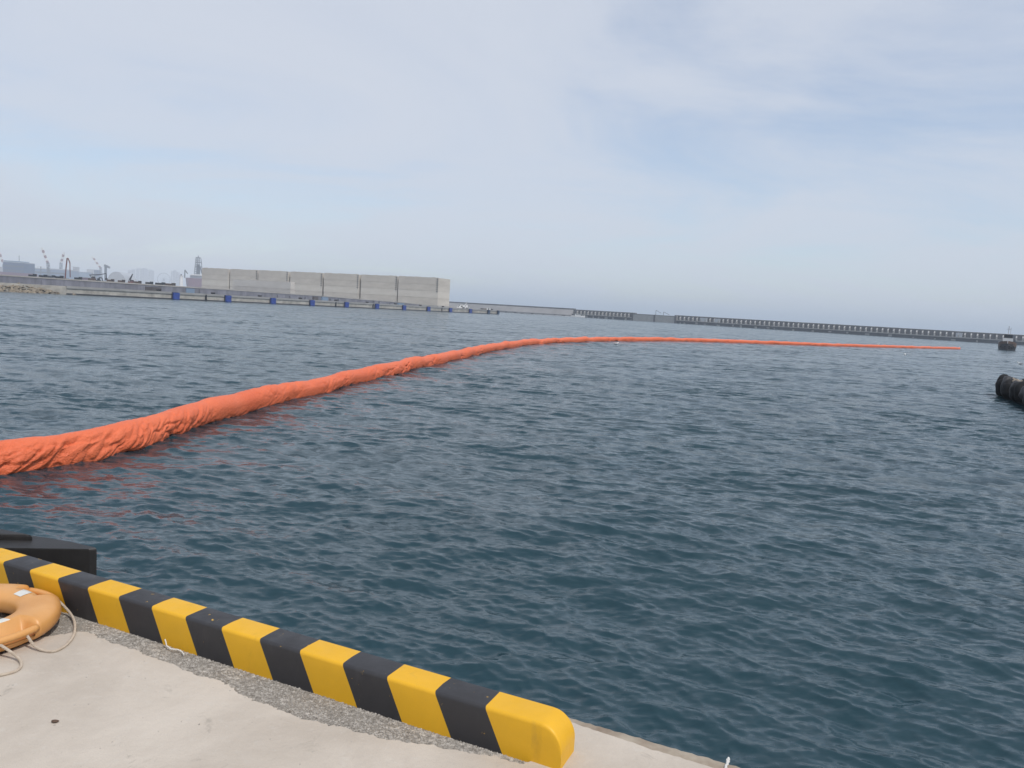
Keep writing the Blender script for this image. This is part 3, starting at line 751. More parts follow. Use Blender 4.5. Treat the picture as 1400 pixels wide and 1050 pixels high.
# blue fenders and bollards
ordn = ['first', 'second', 'third', 'fourth', 'fifth', 'sixth', 'seventh', 'eighth', 'ninth', 'tenth', 'eleventh', 'twelfth']
for k in range(12):
    u = k * 24.1 if k < 11 else 254.5
    w = 1.25 if k < 11 else 0.9
    f_ = thing('dock_fender', Q(u, -0.3, 0.1), ('bright blue' if k < 10 else 'dark blue') + ' rubber fender on the far quay wall, %s from the left' % ordn[k], 'fender', 'fenders along the far quay')
    mtl = M['blue'] if k < 10 else M['tarp']
    b = MB(); b.prism([Q(u - w, -1.25)[:2], Q(u + w, -1.25)[:2], Q(u + w, -0.26)[:2], Q(u - w, -0.26)[:2]], 0.1, 2.45); b.build('pad', mtl, f_)
    b = MB(); b.prism([Q(u - w - .12, -0.6)[:2], Q(u + w + .12, -0.6)[:2], Q(u + w + .12, -0.27)[:2], Q(u - w - .12, -0.27)[:2]], 0.0, 2.55); b.build('frame', M['dark'], f_)
    bo = thing('bollard', Q(u - 5.5, 1.2, 2.45), 'dark mooring bollard beside the %s blue fender from the left' % ordn[k], 'bollard', 'bollards along the far quay')
    q = Q(u - 5.5, 1.2, 2.45); b = MB()
    b.tube([(q[0], q[1], 2.45), (q[0], q[1], 2.9)], [0.45, 0.32], 10); b.build('post', M['dark'], bo)
    b = MB(); b.tube([(q[0] - .75, q[1], 3.0), (q[0] + .75, q[1], 3.0)], 0.3, 8); b.build('head', M['dark'], bo)

# ------------------------------------------------------------------ caissons
cnames = ['rightmost', 'second from the right', 'third from the right', 'fourth from the right', 'fifth from the right', 'sixth from the right', 'leftmost']
RE = [0, 31, 61.2, 91.8, 121.6, 150.0, 177.6]; WD = [29.8, 28.6, 28.8, 28.0, 27.2, 26.2, 26.6]
def caisson(a0, d0, w, dep, H, z0, label, lifts=4, sockets=True):
    rz = math.atan2(-RD[1], -RD[0])
    p = RW(a0, d0)
    root = thing('concrete_caisson', (p[0], p[1], z0), label, 'caisson', 'concrete caissons stored on the far quay', rz)
    hs = np.array([0.27, 0.25, 0.24, 0.24])[:lifts]; hs = hs / hs.sum() * H; z = 0
    for i, hh in enumerate(hs):                      # one casting lift above another, thin recessed joints
        e = random.uniform(-0.05, 0.05); b = MB()
        b.box(-w + e, -e, e * .6, dep, z, z + hh - 0.16); b.box(-w + .2, -.2, .2, dep - .1, z + hh - .16, z + hh)
        b.build('lift', M['caisson_b' if i == 1 else 'caisson'], root, local=True); z += hh
    b = MB()
    x = -w + .4
    while x < -.6:                                   # ragged starter-bar / kicker line along the top
        ww = random.uniform(.5, 1.6); b.box(x, min(x + ww, -.3), .1, .7, z, z + random.uniform(.1, .4)); x += ww + random.uniform(.2, .9)
    b.build('top_kicker', M['caisson'], root, local=True)
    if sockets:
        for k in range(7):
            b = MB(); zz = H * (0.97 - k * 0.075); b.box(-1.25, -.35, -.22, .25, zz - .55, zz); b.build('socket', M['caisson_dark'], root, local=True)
    return root
for k in range(7):
    H = 17.0
    caisson(RE[k], 0.4 * (k % 2), WD[k], 14, H, 3.36, 'tall pale concrete caisson block on the far quay, ' + cnames[k], 4, k != 6)
lb = caisson(0, 0, 46, 3.5, 8.6, 3.36, 'low wide pale concrete block in front of the tall caissons', 2, False)
p = at(397, 400, 455); lb.location = (p[0], p[1], 3.36)

# ------------------------------------------------------------------ machines and items on the far quay
def px_w(px, Y): return px * Y / F_PX
def small_truck(px, py, Y, lab, body, L=6.0):
    p = at(px, py, Y); t = thing('dump_truck', tuple(p), lab, 'truck', 'vehicles on the far terrace')
    x, y, z = p
    b = MB(); b.box(x - L / 2, x + L * .2, y - 1.1, y + 1.1, z + .8, z + 2.1); b.build('bed', body, t)
    b = MB(); b.box(x + L * .24, x + L / 2, y - 1.05, y + 1.05, z + .6, z + 2.5); b.build('cab', body, t)
    b = MB(); b.box(x + L * .3, x + L / 2 + .03, y - 1.09, y + 1.09, z + 1.6, z + 2.2); b.build('window', M['glass'], t)
    for wx in (-.32, -.1, .36):
        b = MB(); b.tube([(x + L * wx, y - 1.2, z + .5), (x + L * wx, y + 1.2, z + .5)], .5, 10); b.build('wheel', M['dark'], t)
gz = 4.7
def tzp(px, Y): p = at(px, 380, Y); return np.array([p[0], p[1], gz])
def ground_px(px, Y):                                # photo row of the terrace surface there
    lo, hi = 300, 480
    for _ in range(40):
        mid = (lo + hi) / 2
        if at(px, mid, Y)[2] > gz: lo = mid
        else: hi = mid
    return lo
trucks = [(44.5, 411, 'small dark truck on the far terrace, leftmost of the line', M['dark'], 4.4), (59, 414, 'small dark truck on the terrace, second from the left', M['dark'], 4.6), (70, 417, 'small dark truck on the terrace, third from the left', M['steelgrey'], 4.6), (81, 420, 'dark truck just left of the tall arched pump boom', M['dark'], 5), (107, 426, 'dark truck just right of the tall arched pump boom', M['dark'], 4.5), (151, 437, 'dark brown truck right of the long-arm excavator', M['brown'], 4.6), (166, 441, 'brown truck left of the red excavator on the terrace', M['brown'], 4.4), (188, 447, 'dark truck just right of the red excavator', M['brown'], 5), (204, 451, 'dark truck standing in front of the far tower blocks', M['dark'], 5), (219, 454, 'dark truck in front of the faint big wheel', M['dark'], 7), (232, 458, 'long brown low loader left of the white tower', M['brown'], 8.5)]
for px, Y, lab, mt, L in trucks: small_truck(px, ground_px(px, Y), Y, lab, mt, L * 0.72)
def excavator(px, Y, lab, arm, mt, sc=1.0):
    p = tzp(px, Y); x, y, z = p; t = thing('excavator', tuple(p), lab, 'excavator')
    for sy in (-1, 1):
        b = MB(); b.box(x - 1.9 * sc, x + 1.9 * sc, y + sy * .9 - .3, y + sy * .9 + .3, z, z + .85 * sc); b.build('track', M['dark'], t)
    b = MB(); b.box(x - 1.7 * sc, x + 1.3 * sc, y - 1.2, y + 1.2, z + .95 * sc, z + 2.0 * sc); b.build('body', mt, t)
    b = MB(); b.box(x + .1 * sc, x + 1.4 * sc, y - 1.1, y - .1, z + 2.0 * sc, z + 3.0 * sc); cab = b.build('cab', mt, t)
    b = MB(); b.box(x + .3 * sc, x + 1.45 * sc, y - 1.13, y - .15, z + 2.3 * sc, z + 2.85 * sc); b.build('window', M['glass'], cab)
    pts = [(x + dx * 1.6, y, z + dz * 1.35) for dx, dz in arm]
    b = MB(); b.tube(pts[:3], .34, 6); b.build('boom', M['dark'], t)
    b = MB(); b.tube(pts[2:], .26, 6); b.build('arm', M['dark'], t)
    e = pts[-1]; b = MB(); b.prism([(e[0] - .6, e[1] - .5), (e[0] + .5, e[1] - .5), (e[0] + .5, e[1] + .5), (e[0] - .6, e[1] + .5)], e[2] - 1.0, [e[2] - .1, e[2], e[2], e[2] - .1]); b.build('bucket', M['dark'], t)
excavator(126.5, 490, 'dark long-arm excavator with its boom stretched out to the right', [(0, 1.8), (-1.2, 3.4), (2.5, 3.8), (5.4, 4.6), (5.5, 2.4)], M['brown'], 1.3)
excavator(134, 505, 'second dark excavator under the stretched boom of the first', [(0.2, 1.6), (.6, 2.6), (1.6, 2.5), (2.0, 1.2)], M['dark'], 1.0)
excavator(180, 515, 'small excavator with raised red-brown arm and white cab', [(-.6, 1.6), (-.3, 3.4), (.4, 5.4), (-.9, 2.8), (-1.4, 1.0)], M['rust'], 1.1)
# concrete pump with arched boom
p = tzp(89, 480); x, y, z = p; t = thing('concrete_pump', tuple(p), 'tall dark red arched concrete pump boom on the far terrace', 'pump truck')
b = MB(); b.box(x - 3.4, x + 1.6, y - 1.2, y + 1.2, z + .7, z + 1.5); b.build('chassis', M['dark'], t)
b = MB(); b.box(x - 4.8, x - 3.5, y - 1.2, y + 1.2, z + .6, z + 2.2); b.build('cab', M['rust'], t)
for wx in (-4.1, -1.6, .6):
    b = MB(); b.tube([(x + wx, y - 1.25, z + .5), (x + wx, y + 1.25, z + .5)], .5, 10); b.build('wheel', M['dark'], t)
bt = [at(89, 381, 480), at(90.3, 366, 480), at(91.8, 353, 480)]
b = MB(); b.tube(bt, .36, 6); b.build('boom', M['rust'], t)
b = MB(); b.tube([at(91.8, 353, 480), at(93.2, 353.5, 480), at(95.6, 359.5, 480)], .33, 6); b.build('boom', M['rust'], t)
b = MB(); b.tube([at(95.6, 359.5, 480), at(95.7, 368, 480), at(96, 379, 480)], .26, 6); b.build('hose', M['rust'], t)
# white tower (light beacon) at the foot of the drill ship
p = at(247.5, 389, 520); t = thing('light_tower', (p[0], p[1], 4.4), 'white tapered light tower left of the caissons', 'tower')
b = MB(); b.tube([(p[0], p[1], 4.3), (p[0], p[1], at(247.5, 377, 520)[2])], [1.35, 1.0], 12); b.build('shaft', M['white'], t)
zt = at(247.5, 377, 520)[2]
b = MB(); b.tube([(p[0], p[1], zt), (p[0], p[1], zt + .25)], [1.4, 1.4], 12); b.build('gallery', M['white'], t)
b = MB(); b.tube([(p[0], p[1], zt + .25), (p[0], p[1], zt + 1.0)], [.45, .4], 10); b.build('lantern', M['steelgrey'], t)
# pale equipment at the pier end
def workbox(px, py, Y, w, h, lab, mt, nm='generator'):
    p = at(px, py, Y); x, y, z = p[0], p[1], 2.46; t = thing(nm, (x, y, z), lab, 'machine')
    b = MB(); b.box(x - w / 2, x + w / 2, y - .8, y + .8, z + .2, z + h); b.build('housing', mt, t)
    b = MB(); b.box(x - w / 2 - .1, x + w / 2 + .1, y - .9, y + .9, z, z + .2); b.build('skid', M['dark'], t)
    b = MB(); b.box(x - w * .3, x + w * .1, y - .83, y - .79, z + h * .45, z + h * .8); b.build('louvre', M['glass'], t)
    b = MB(); b.tube([(x + w * .3, y, z + h), (x + w * .3, y, z + h + .7)], .12, 6); b.build('exhaust', M['steelgrey'], t)
workbox(627, 420, 470, 1.8, 1.5, 'small white machine on the pier, leftmost of three by the caisson end', M['white'])
workbox(632, 420, 474, 2.4, 2.2, 'white box machine on the pier, middle of three', M['white'])
workbox(640, 420, 480, 1.8, 1.4, 'small pale machine on the pier, rightmost of three', M['pale'])
p = at(636, 420, 478); x, y, z = p[0], p[1], 2.46
t = thing('mobile_crane', (x, y, z), 'small white mobile crane with raised jib near the pier end', 'crane')
b = MB(); b.box(x - 1.6, x + 1.6, y - .9, y + .9, z + .5, z + 1.3); b.build('chassis', M['white'], t)
b = MB(); b.box(x + .4, x + 1.5, y - .8, y + .8, z + 1.3, z + 2.3); b.build('cab', M['white'], t)
for wx in (-1.1, 1.1):
    b = MB(); b.tube([(x + wx, y - 1, z + .4), (x + wx, y + 1, z + .4)], .4, 8); b.build('wheel', M['dark'], t)
b = MB(); b.tube([(x - .6, y, z + 1.3), (x + 1.2, y, z + 4.6)], .16, 6); b.build('jib', M['white'], t)
p = at(661, 421, 500); t = thing('pallet_stack', (p[0], p[1], 2.46), 'low dark stack of timber near the pier end', 'timber')
for k in range(4):
    b = MB(); b.box(p[0] - 2, p[0] + 2, p[1] - .6, p[1] + .6, 2.47 + k * .22, 2.64 + k * .22); b.build('board', M['brown'], t)
p = Q(250, 4); t = thing('pier_hut', (p[0], p[1], 2.46), 'small white hut at the very end of the pier', 'hut')
b = MB(); b.box(p[0] - 1.2, p[0] + 1.2, p[1] - 1, p[1] + 1, 2.46, 3.7); b.build('wall', M['white'], t)
b = MB(); b.box(p[0] - 1.4, p[0] + 1.4, p[1] - 1.2, p[1] + 1.2, 3.7, 3.85); b.build('roof', M['pale'], t)
b = MB(); b.box(p[0] - .3, p[0] + .3, p[1] - 1.04, p[1] - .98, 2.47, 3.5); b.build('door', M['dark'], t)

# ------------------------------------------------------------------ far shore: shipyard and town in the haze
b = MB(); b.prism([(-5000, 1350), (-420, 1350), (-640, 1875), (-1350, 3900), (-1350, 7000), (-5000, 7000)], -1, 2.6)
tag(b.build('far_shore', M['earth']), 'flat far shore behind the far quay', kind='structure')
def hall(x0, x1, ytop, Y, dep, lab, mt, nm='shed', cat='building', roof=True, zb=2.6, bands=0, group=None):
    a, c = at(x0, ytop, Y), at(x1, ytop, Y); zt = (a[2] + c[2]) / 2
    t = thing(nm, ((a[0] + c[0]) / 2, Y, zb), lab, cat, group)
    b = MB(); b.box(a[0], c[0], Y, Y + dep, zb, zt); b.build('wall', mt, t)
    if roof:
        w = c[0] - a[0]
        b = MB(); b.prism([(a[0] - .5, Y - .5), (c[0] + .5, Y - .5), (c[0] + .5, Y + dep), (a[0] - .5, Y + dep)], zt, zt + w * .02 + .6); b.build('roof', M['pale'], t)
    if bands:
        for k in range(bands):
            z = zb + (zt - zb) * (k + 1) / (bands + 1); b = MB(); b.box(a[0] + .3, c[0] - .3, Y - .2, Y + .1, z, z + (zt - zb) * .25 / bands); b.build('window_band', M['steelgrey'], t)
    return t, a[0], c[0], zt
t, xa, xb, zt = hall(4, 33, 359, 1800, 40, 'large dark blue factory hall at the left edge of the far shore', M['deepblue'], bands=3)
b = MB(); b.box(xa + 1, xb - 12, 1801.5, 1837.5, zt + .6, zt + 4.0); b.build('roof_plant', M['paleblue'], t)
m_ = at(23.3, 353, 1800); b = MB(); b.tube([(m_[0], 1807.5, zt), (m_[0], 1807.5, at(23.3, 349, 1800)[2])], .7, 6); b.build('mast', M['steelgrey'], t)
hall(-25, 3.5, 365, 1875, 30, 'pale shed cut by the left edge of the picture', M['pale'])
hall(33.2, 91, 368, 2130, 60, 'long pale blue shipyard hall right of the dark blue one', M['paleblue'], bands=2)
hall(0, 40, 372.5, 1650, 30, 'low purple-grey shed in front of the dark blue hall', M['hullred'], roof=False)
hall(99.5, 104.5, 365, 2850, 20, 'narrow grey tower block right of the pump boom', M['tower'], 'tower_block', bands=4)
hall(105, 118, 372, 2550, 30, 'low grey works building right of the pump boom', M['paleblue'])
hall(118.5, 127.5, 368.5, 2700, 30, 'square pale works building left of the slim blue one', M['pale'], bands=2)
hall(128.5, 133, 369, 2625, 20, 'slim blue grey works building beneath the third crane', M['deepblue'], bands=3)
hall(108, 120, 379.5, 1050, 10, 'low pinkish shed left of the long-arm excavator', M['hullred'], zb=2.5)
def lattice(b, p0, p1, w, n, r):
    p0, p1 = np.array(p0, float), np.array(p1, float); d = (p1 - p0) / np.linalg.norm(p1 - p0)
    a = np.cross(d, [0, 1.0, 0]); a /= np.linalg.norm(a); c = np.array([0, 1.0, 0])
    q = lambda i, e, f_: p0 + (p1 - p0) * i / n + a * e * w / 2 + c * f_ * w / 2
    for e in (-1, 1):
        for f_ in (-1, 1): b.tube([q(0, e, f_), q(n, e, f_)], r, 4)
    for i in range(n):
        for f_ in (-1, 1):
            b.tube([q(i, -1 if i % 2 else 1, f_), q(i + 1, 1 if i % 2 else -1, f_)], r * .7, 4); b.tube([q(i, -1, f_), q(i, 1, f_)], r * .7, 4)
def crane(foot, tower, tip, Y, lab, bands=6, w=3.3):
    f0, f1, f2 = at(*foot, Y), at(*tower, Y), at(*tip, Y); t = thing('shipyard_crane', (f0[0], Y, 2.6), lab, 'crane', 'cranes on the far shore')
    b = MB(); lattice(b, (f0[0], Y, 2.6), f1, w * 1.5, 8, .7); b.build('tower', M['steelgrey'], t)
    b = MB(); b.box(f1[0] - 3, f1[0] + 2.5, Y - 2, Y + 2, f1[2] - 1, f1[2] + 3); b.build('cab', M['steelgrey'], t)
    for k in range(bands):
        b = MB(); lattice(b, f1 + (f2 - f1) * k / bands, f1 + (f2 - f1) * (k + .98) / bands, w, 3, .75); b.build('jib_section', M['red' if k % 2 == bands % 2 else 'white'], t)
    b = MB(); b.tube([f1 + np.array([-4, 0, 6]), f2], .15, 4); b.tube([f1, f1 + np.array([-4, 0, 6])], .3, 4); b.build('stay', M['steelgrey'], t)
crane((68, 378), (65.5, 360), (57, 338.5), 2025, 'tall red and white luffing crane above the pale blue hall')
crane((83, 378), (83.5, 360), (87.5, 345), 2175, 'red and white crane leaning right, just left of the pump boom', 5)
crane((139.5, 382), (137.5, 366.5), (126, 350.5), 2550, 'faint luffing crane leaning left above the works buildings', 6)
crane((6, 376), (5, 362), (-1, 344), 2250, 'faint crane cut by the left edge of the picture', 5)
# hammerhead crane
f0 = at(144.5, 380, 1950); f1 = at(144.5, 363, 1950); f2 = at(150, 366, 1950); f3 = at(143, 362.5, 1950)
t = thing('hammerhead_crane', (f0[0], 1950, 2.6), 'grey T-shaped quay crane right of the faint luffing crane', 'crane')
b = MB(); lattice(b, (f0[0], 1950, 2.6), f1, 3.2, 8, .9); b.build('tower', M['steelgrey'], t)
b = MB(); lattice(b, f3, f2, 3.0, 5, .9); b.build('jib', M['steelgrey'], t)
# gantry above the pale hall
a, c = at(46, 363.5, 2070), at(66, 364, 2070); t = thing('gantry_crane', (a[0], 2070, 2.6), 'pale gantry beams standing above the pale blue hall', 'crane')
for zz in (a[2], a[2] - 4.5):
    b = MB(); b.box(a[0], c[0], 2067, 2071.5, zz - 1.0, zz); b.build('beam', M['white'], t)
for xx in (a[0] + .5, (a[0] + c[0]) / 2, c[0] - .5):
    b = MB(); b.box(xx - .8, xx + .8, 2067.75, 2070.75, 2.6, a[2] - .9); b.build('leg', M['steelgrey'], t)
# domed store
a, c = at(146, 378, 1500), at(172, 378, 1500); xc, w = (a[0] + c[0]) / 2, (c[0] - a[0]) / 2; zt = at(159, 371.5, 1500)[2]
t = thing('domed_store', (xc, 1500, 2.6), 'pale arched storage roof on the far shore behind the excavators', 'building')
b = MB(); rings = []
for yy in (1500, 1545): rings.append([(xc + w * math.cos(q), yy, 2.6 + (zt - 2.6) * math.sin(q) ** .8) for q in np.linspace(0, math.pi, 24)])
b.loft(rings); b.build('roof', M['pale'], t, smooth=False)
b = MB(); b.box(xc - 3, xc + 3, 1499.4, 1500, 2.6, 7); b.build('door', M['steelgrey'], t)
# hazy tower blocks
tw = [(186, 188, 367), (191.2, 193, 367.5), (194.8, 196.6, 366.5), (198.4, 200, 367.5), (203, 204.6, 369), (206.6, 208.2, 370), (233.5, 235.4, 371), (236.8, 239, 369.5), (241, 243, 372), (175, 177, 369), (180, 182, 368)]
for k, (x0, x1, yt) in enumerate(sorted(tw)):
    hall(x0, x1, yt, 5400 + (k % 3) * 120, 30, 'faint pale high-rise block on the hazy skyline, %s from the left' % ordn[k], M['tower'], 'tower_block', 'tower block', bands=5, group='high-rise blocks on the hazy skyline')
# big wheel
c = at(224, 382, 4500); rad = px_w(8.5, 4500); t = thing('ferris_wheel', (c[0], 4500, 2.6), 'faint big wheel ring on the hazy skyline', 'ferris wheel')
b = MB(); b.tube([(c[0] + rad * math.cos(q), 4500, c[2] + rad * math.sin(q)) for q in np.linspace(0, 2 * math.pi, 48)], 1.6, 6); b.build('rim', M['steelgrey'], t)
for q in np.linspace(0, math.pi, 8, endpoint=False):
    b = MB(); b.tube([(c[0] - rad * math.cos(q), 4500, c[2] - rad * math.sin(q)), (c[0] + rad * math.cos(q), 4500, c[2] + rad * math.sin(q))], .5, 4); b.build('spoke', M['steelgrey'], t)
for sx in (-1, 1):
    b = MB(); b.tube([(c[0] + sx * rad * .7, 4500, 2.6), (c[0], 4500, c[2])], 1.4, 5); b.build('leg', M['steelgrey'], t)
# drill ship
YD = 1725; a, c = at(251.5, 384, YD), at(300, 384, YD)
t = thing('drill_ship', ((a[0] + c[0]) / 2, YD, 0), 'drill ship with dull red hull and tall lattice derrick behind the caissons', 'ship')
z1 = at(262, 380, YD)[2]; rings = []
for f_, zz, e in ((0, -1, 6), (0, z1 * .5, 2), (0, z1, 0)):
    rings.append([(a[0] + e, YD + 8, zz), (a[0] + 9 + e * .5, YD, zz), (c[0], YD, zz), (c[0], YD + 26, zz), (a[0] + 9 + e * .5, YD + 26, zz), (a[0] + e, YD + 18, zz)])
b = MB(); b.loft(rings); b.build('hull', M['hullred'], t)
s0, s1 = at(258.5, 374.5, YD), at(300, 374.5, YD)
b = MB(); b.box(s0[0], s1[0], YD + 4, YD + 22, z1, s0[2] - 2.5); sup = b.build('deckhouse', M['pale'], t)
b = MB(); b.box(s0[0] + 3, s1[0], YD + 2, YD + 24, s0[2] - 2.4, s0[2]); b.build('deckhouse', M['white'], t)
for k in range(3):
    b = MB(); b.box(s0[0] + 2, s1[0] - 2, YD + 3.8, YD + 4.1, z1 + 1 + k * 2.2, z1 + 1.8 + k * 2.2); b.build('window_band', M['steelgrey'], sup)
d0, d1 = at(268, 374.5, YD), at(268, 352.5, YD); dw0, dw1 = px_w(8, YD), px_w(5, YD)
b = MB(); q = lambda i, sx, sy: np.array([d0[0] + sx * (dw0 + (dw1 - dw0) * i) / 2, YD + 12 + sy * (dw0 + (dw1 - dw0) * i) / 2, d0[2] + (d1[2] - d0[2]) * i])
for sx in (-1, 1):
    for sy in (-1, 1): b.tube([q(0, sx, sy), q(1, sx, sy)], .75, 5)
for i in range(7):
    for s_ in (-1, 1):
        b.tube([q(i / 7, -s_, -1), q((i + 1) / 7, s_, -1)], .3, 4)
        pass
    b.tube([q(i / 7, -1, -1), q(i / 7, 1, -1)], .6, 4)
b.build('derrick', M['steelgrey'], t)
b = MB(); b.tube([(d0[0], YD + 12, d0[2]), (d0[0], YD + 12, d0[2] + (d1[2] - d0[2]) * .62)], [dw0 * .3, dw0 * .24], 6); b.build('drill_floor', M['steelgrey'], t)
b = MB()
for i in (.45, .72): b.box(d0[0] - dw0 * .42, d0[0] + dw0 * .42, YD + 12 - dw0 * .3, YD + 12 + dw0 * .3, d0[2] + (d1[2] - d0[2]) * i, d0[2] + (d1[2] - d0[2]) * i + 1.6)
b.build('platform', M['steelgrey'], t)
b = MB(); b.box(d1[0] - dw1 * .6, d1[0] + dw1 * .6, YD + 9.5, YD + 14.5, d1[2], d1[2] + 1.8); b.tube([(d1[0], YD + 12, d1[2]), (d1[0], YD + 12, at(268, 348.5, YD)[2])], [1.3, .6], 6); b.build('crown_block', M['steelgrey'], t)
for (x0, y0, x1, y1) in ((252.5, 380, 253, 369), (253, 369, 256.5, 374), (276, 374, 273.5, 364)):
    b = MB(); b.tube([at(x0, y0, YD + 3), at(x1, y1, YD + 3)], 1.3, 5); b.build('deck_crane', M['steelgrey'], t)

# ------------------------------------------------------------------ vessels
def hull_rings(L, B, D, zb=-0.6, bowf=0.35, n=12, flare=0.12):
    rings = []                                       # along +y (bow), centred on 0
    for k in range(n + 1):
        u = k / n; yy = -L / 2 + L * u
        w = B / 2 * (1 if u < 1 - bowf else math.sqrt(max(0.0, 1 - ((u - (1 - bowf)) / bowf) ** 2)) * .96 + .04)
        sh = D * (1 + .35 * max(0, (u - .4) / .6) ** 2)
        rings.append([(-w * (1 - flare), yy, zb), (-w, yy, sh * .5), (-w * 1.02, yy, sh), (w * 1.02, yy, sh), (w, yy, sh * .5), (w * (1 - flare), yy, zb)])
    return rings
def tyre_obj(c, nrm, Ro, ri, parent, nm='tyre_fender', n=24, k=10, lump_=0.0, mt=None):
    nrm = np.array(nrm, float); nrm /= np.linalg.norm(nrm); up = np.array([0, 0, 1.0]); s = np.cross(nrm, up); s /= np.linalg.norm(s); up = np.cross(s, nrm)
    b = MB(); rings = []; ph_ = random.uniform(0, 6.28)
    for i in range(n):
        a = 2 * math.pi * i / n; d = s * math.cos(a) + up * math.sin(a)
        lp = 1 + lump_ * math.sin(3 * a + ph_) + lump_ * .7 * math.sin(5 * a + 2 * ph_)
        rings.append([tuple(np.array(c) + d * (Ro - ri + ri * lp * math.cos(q)) * (1 + .4 * lump_ * math.sin(2 * a + ph_)) + nrm * ri * 1.15 * lp * math.sin(q)) for q in np.linspace(0, 2 * math.pi, k, endpoint=False)])
    b.loft(rings, cap=False); b.f += [((n - 1) * k + j, (n - 1) * k + (j + 1) % k, (j + 1) % k, j) for j in range(k)]
    return b.build(nm, mt or M['tyre'], parent, smooth=True, local=True)
# tug seen end-on
tug = thing('tug_boat', (168.8, 264.5, 0.0), 'small black tug with white wheelhouse near the right edge of the picture', 'boat', rz=math.atan2(-168.8, 264.5) + math.pi)
b = MB(); b.loft(hull_rings(13, 5.2, 1.7, bowf=.45)); b.build('hull', M['dark'], tug, local=True)
b = MB(); rg = hull_rings(12.9, 5.3, 2.35, bowf=.45, zb=1.4)
b.loft([[r[1], r[2], (r[2][0] * .95, r[2][1], r[2][2]), (r[1][0] * .95, r[1][1], r[1][2])] for r in rg], cap=False); b.loft([[r[4], r[3], (r[3][0] * .95, r[3][1], r[3][2]), (r[4][0] * .95, r[4][1], r[4][2])] for r in rg], cap=False); b.build('bulwark', M['brown'], tug, local=True)
b = MB(); b.box(-1.45, 1.45, -2, 2.6, 1.7, 4.1); b.build('deckhouse', M['white'], tug, local=True)
b = MB(); b.box(-1.25, 1.25, -1.2, 2.0, 4.1, 5.4); wh = b.build('wheelhouse', M['dark'], tug, local=True)
for wx in (-.75, 0, .75):
    b = MB(); b.box(wx - .3, wx + .3, 1.98, 2.04, 4.45, 5.15); b.build('window', M['glass'], wh, local=True)
b = MB(); b.box(-1.4, 1.4, -1.4, 2.2, 5.4, 5.55); b.build('roof', M['white'], tug, local=True)
b = MB(); b.tube([(0.1, 0, 5.5), (0.1, 0, 8.2)], .12, 6); b.tube([(-.6, 0, 7.2), (.7, 0, 7.2)], .07, 5); b.tube([(-.5, 0, 5.5), (-.5, 0, 7.6)], .08, 5); b.build('mast', M['pale'], tug, local=True)
b = MB(); b.tube([(-.9, -1.8, 4.1), (-.9, -1.8, 5.6)], .3, 8); b.build('funnel', M['dark'], tug, local=True)
b = MB(); b.box(-2.2, -1.55, 0, 2.2, 1.9, 3.6); b.build('winch', M['steelgrey'], tug, local=True)
for wx in (-1.6, -.55, .55, 1.6): tyre_obj((wx, 6.35 - abs(wx) * .55, 1.1), (wx * .5, 1, 0), .55, .2, tug)
# white speedboat with wake
sb = thing('motor_boat', (64.5, 800.0, 0), 'white motor boat speeding in front of the breakwater', 'boat', rz=R(-90))
b = MB(); b.loft(hull_rings(14, 3.6, 1.5, bowf=.5)); b.build('hull', M['white'], sb, local=True)
b = MB(); b.box(-1.4, 1.4, -3.4, 2.4, 1.5, 2.6); b.build('cabin', M['white'], sb, local=True)
b = MB(); b.box(-1.43, 1.43, -2.6, 2.43, 1.9, 2.35); b.build('window', M['glass'], sb, local=True)
b = MB(); b.box(-1.1, 1.1, -3.2, -.2, 3.3, 3.45); [b.tube([(sx, sy, 2.6), (sx, sy, 3.3)], .06, 5) for sx in (-1, 1) for sy in (-3, -.4)]; b.build('hardtop', M['white'], sb, local=True)
b = MB(); L_ = []
for k in range(40):
    u = k / 39; xx = 58 - 62 * u
    L_.append([(xx, 800 - 1.2 - 3.0 * u + random.gauss(0, .5), 0.12), (xx, 800 - .3 - 1.5 * u, .30 - .2 * u), (xx, 800 + .3 + 1.5 * u, .30 - .2 * u), (xx, 800 + 1.2 + 3 * u + random.gauss(0, .5), .12)])
b.loft(L_, closed=False, cap=False)
tag(b.build('wake', M['foam'], smooth=True), 'white foam wake trailing the motor boat', kind='stuff')
# tyre-hung pontoon at the right edge
PC = np.array([31.4, 49.6]); pdir = np.array([31.18 - 28.11, 49.06 - 41.98]); pdir /= np.linalg.norm(pdir)
pr = np.array([pdir[1], -pdir[0]])                    # to the right of the visible side
pt = thing('tyre_pontoon', (PC[0], PC[1], 0), 'black tyre-hung work pontoon cut by the right edge of the picture', 'pontoon', rz=math.atan2(-pdir[0], pdir[1]))
# local axes: +y along pdir (away), +x to the right
b = MB(); b.loft([[(.5, -14, z), (6.5, -14, z), (6.5, -.3, z), (5.8, .35, z), (1.2, .35, z), (.5, -.3, z)] for z in (-.5, .95)]); b.build('hull', M['dark'], pt, local=True)
b = MB(); b.loft([[(.6, -13.9, z), (6.4, -13.9, z), (6.4, -.35, z), (5.7, .25, z), (1.25, .25, z), (.6, -.35, z)] for z in (.951, 1.02)]); b.build('deck', M['steelgrey'], pt, local=True)
b = MB(); rings = []
for k in range(11):
    yy = -9 + .85 * k; e = .06 * math.sin(k * 2.1)
    rings.append([(1.5, yy, 1.03), (1.6 + e, yy, 1.28 + e), (2.6, yy, 1.42 + e), (4.4, yy, 1.36 - e), (5.2 - e, yy, 1.22), (5.3, yy, 1.03)])
b.loft(rings); b.build('tarpaulin', M['tarp'], pt, smooth=True, local=True)
tyres = [((.20 + random.uniform(-.1, .1), -.5 - .74 * k + random.uniform(-.12, .12), .62 + random.uniform(-.12, .1)), (-.75 + random.uniform(-.3, .3), .7 + random.uniform(-.25, .25), random.uniform(-.28, .28))) for k in range(17)]
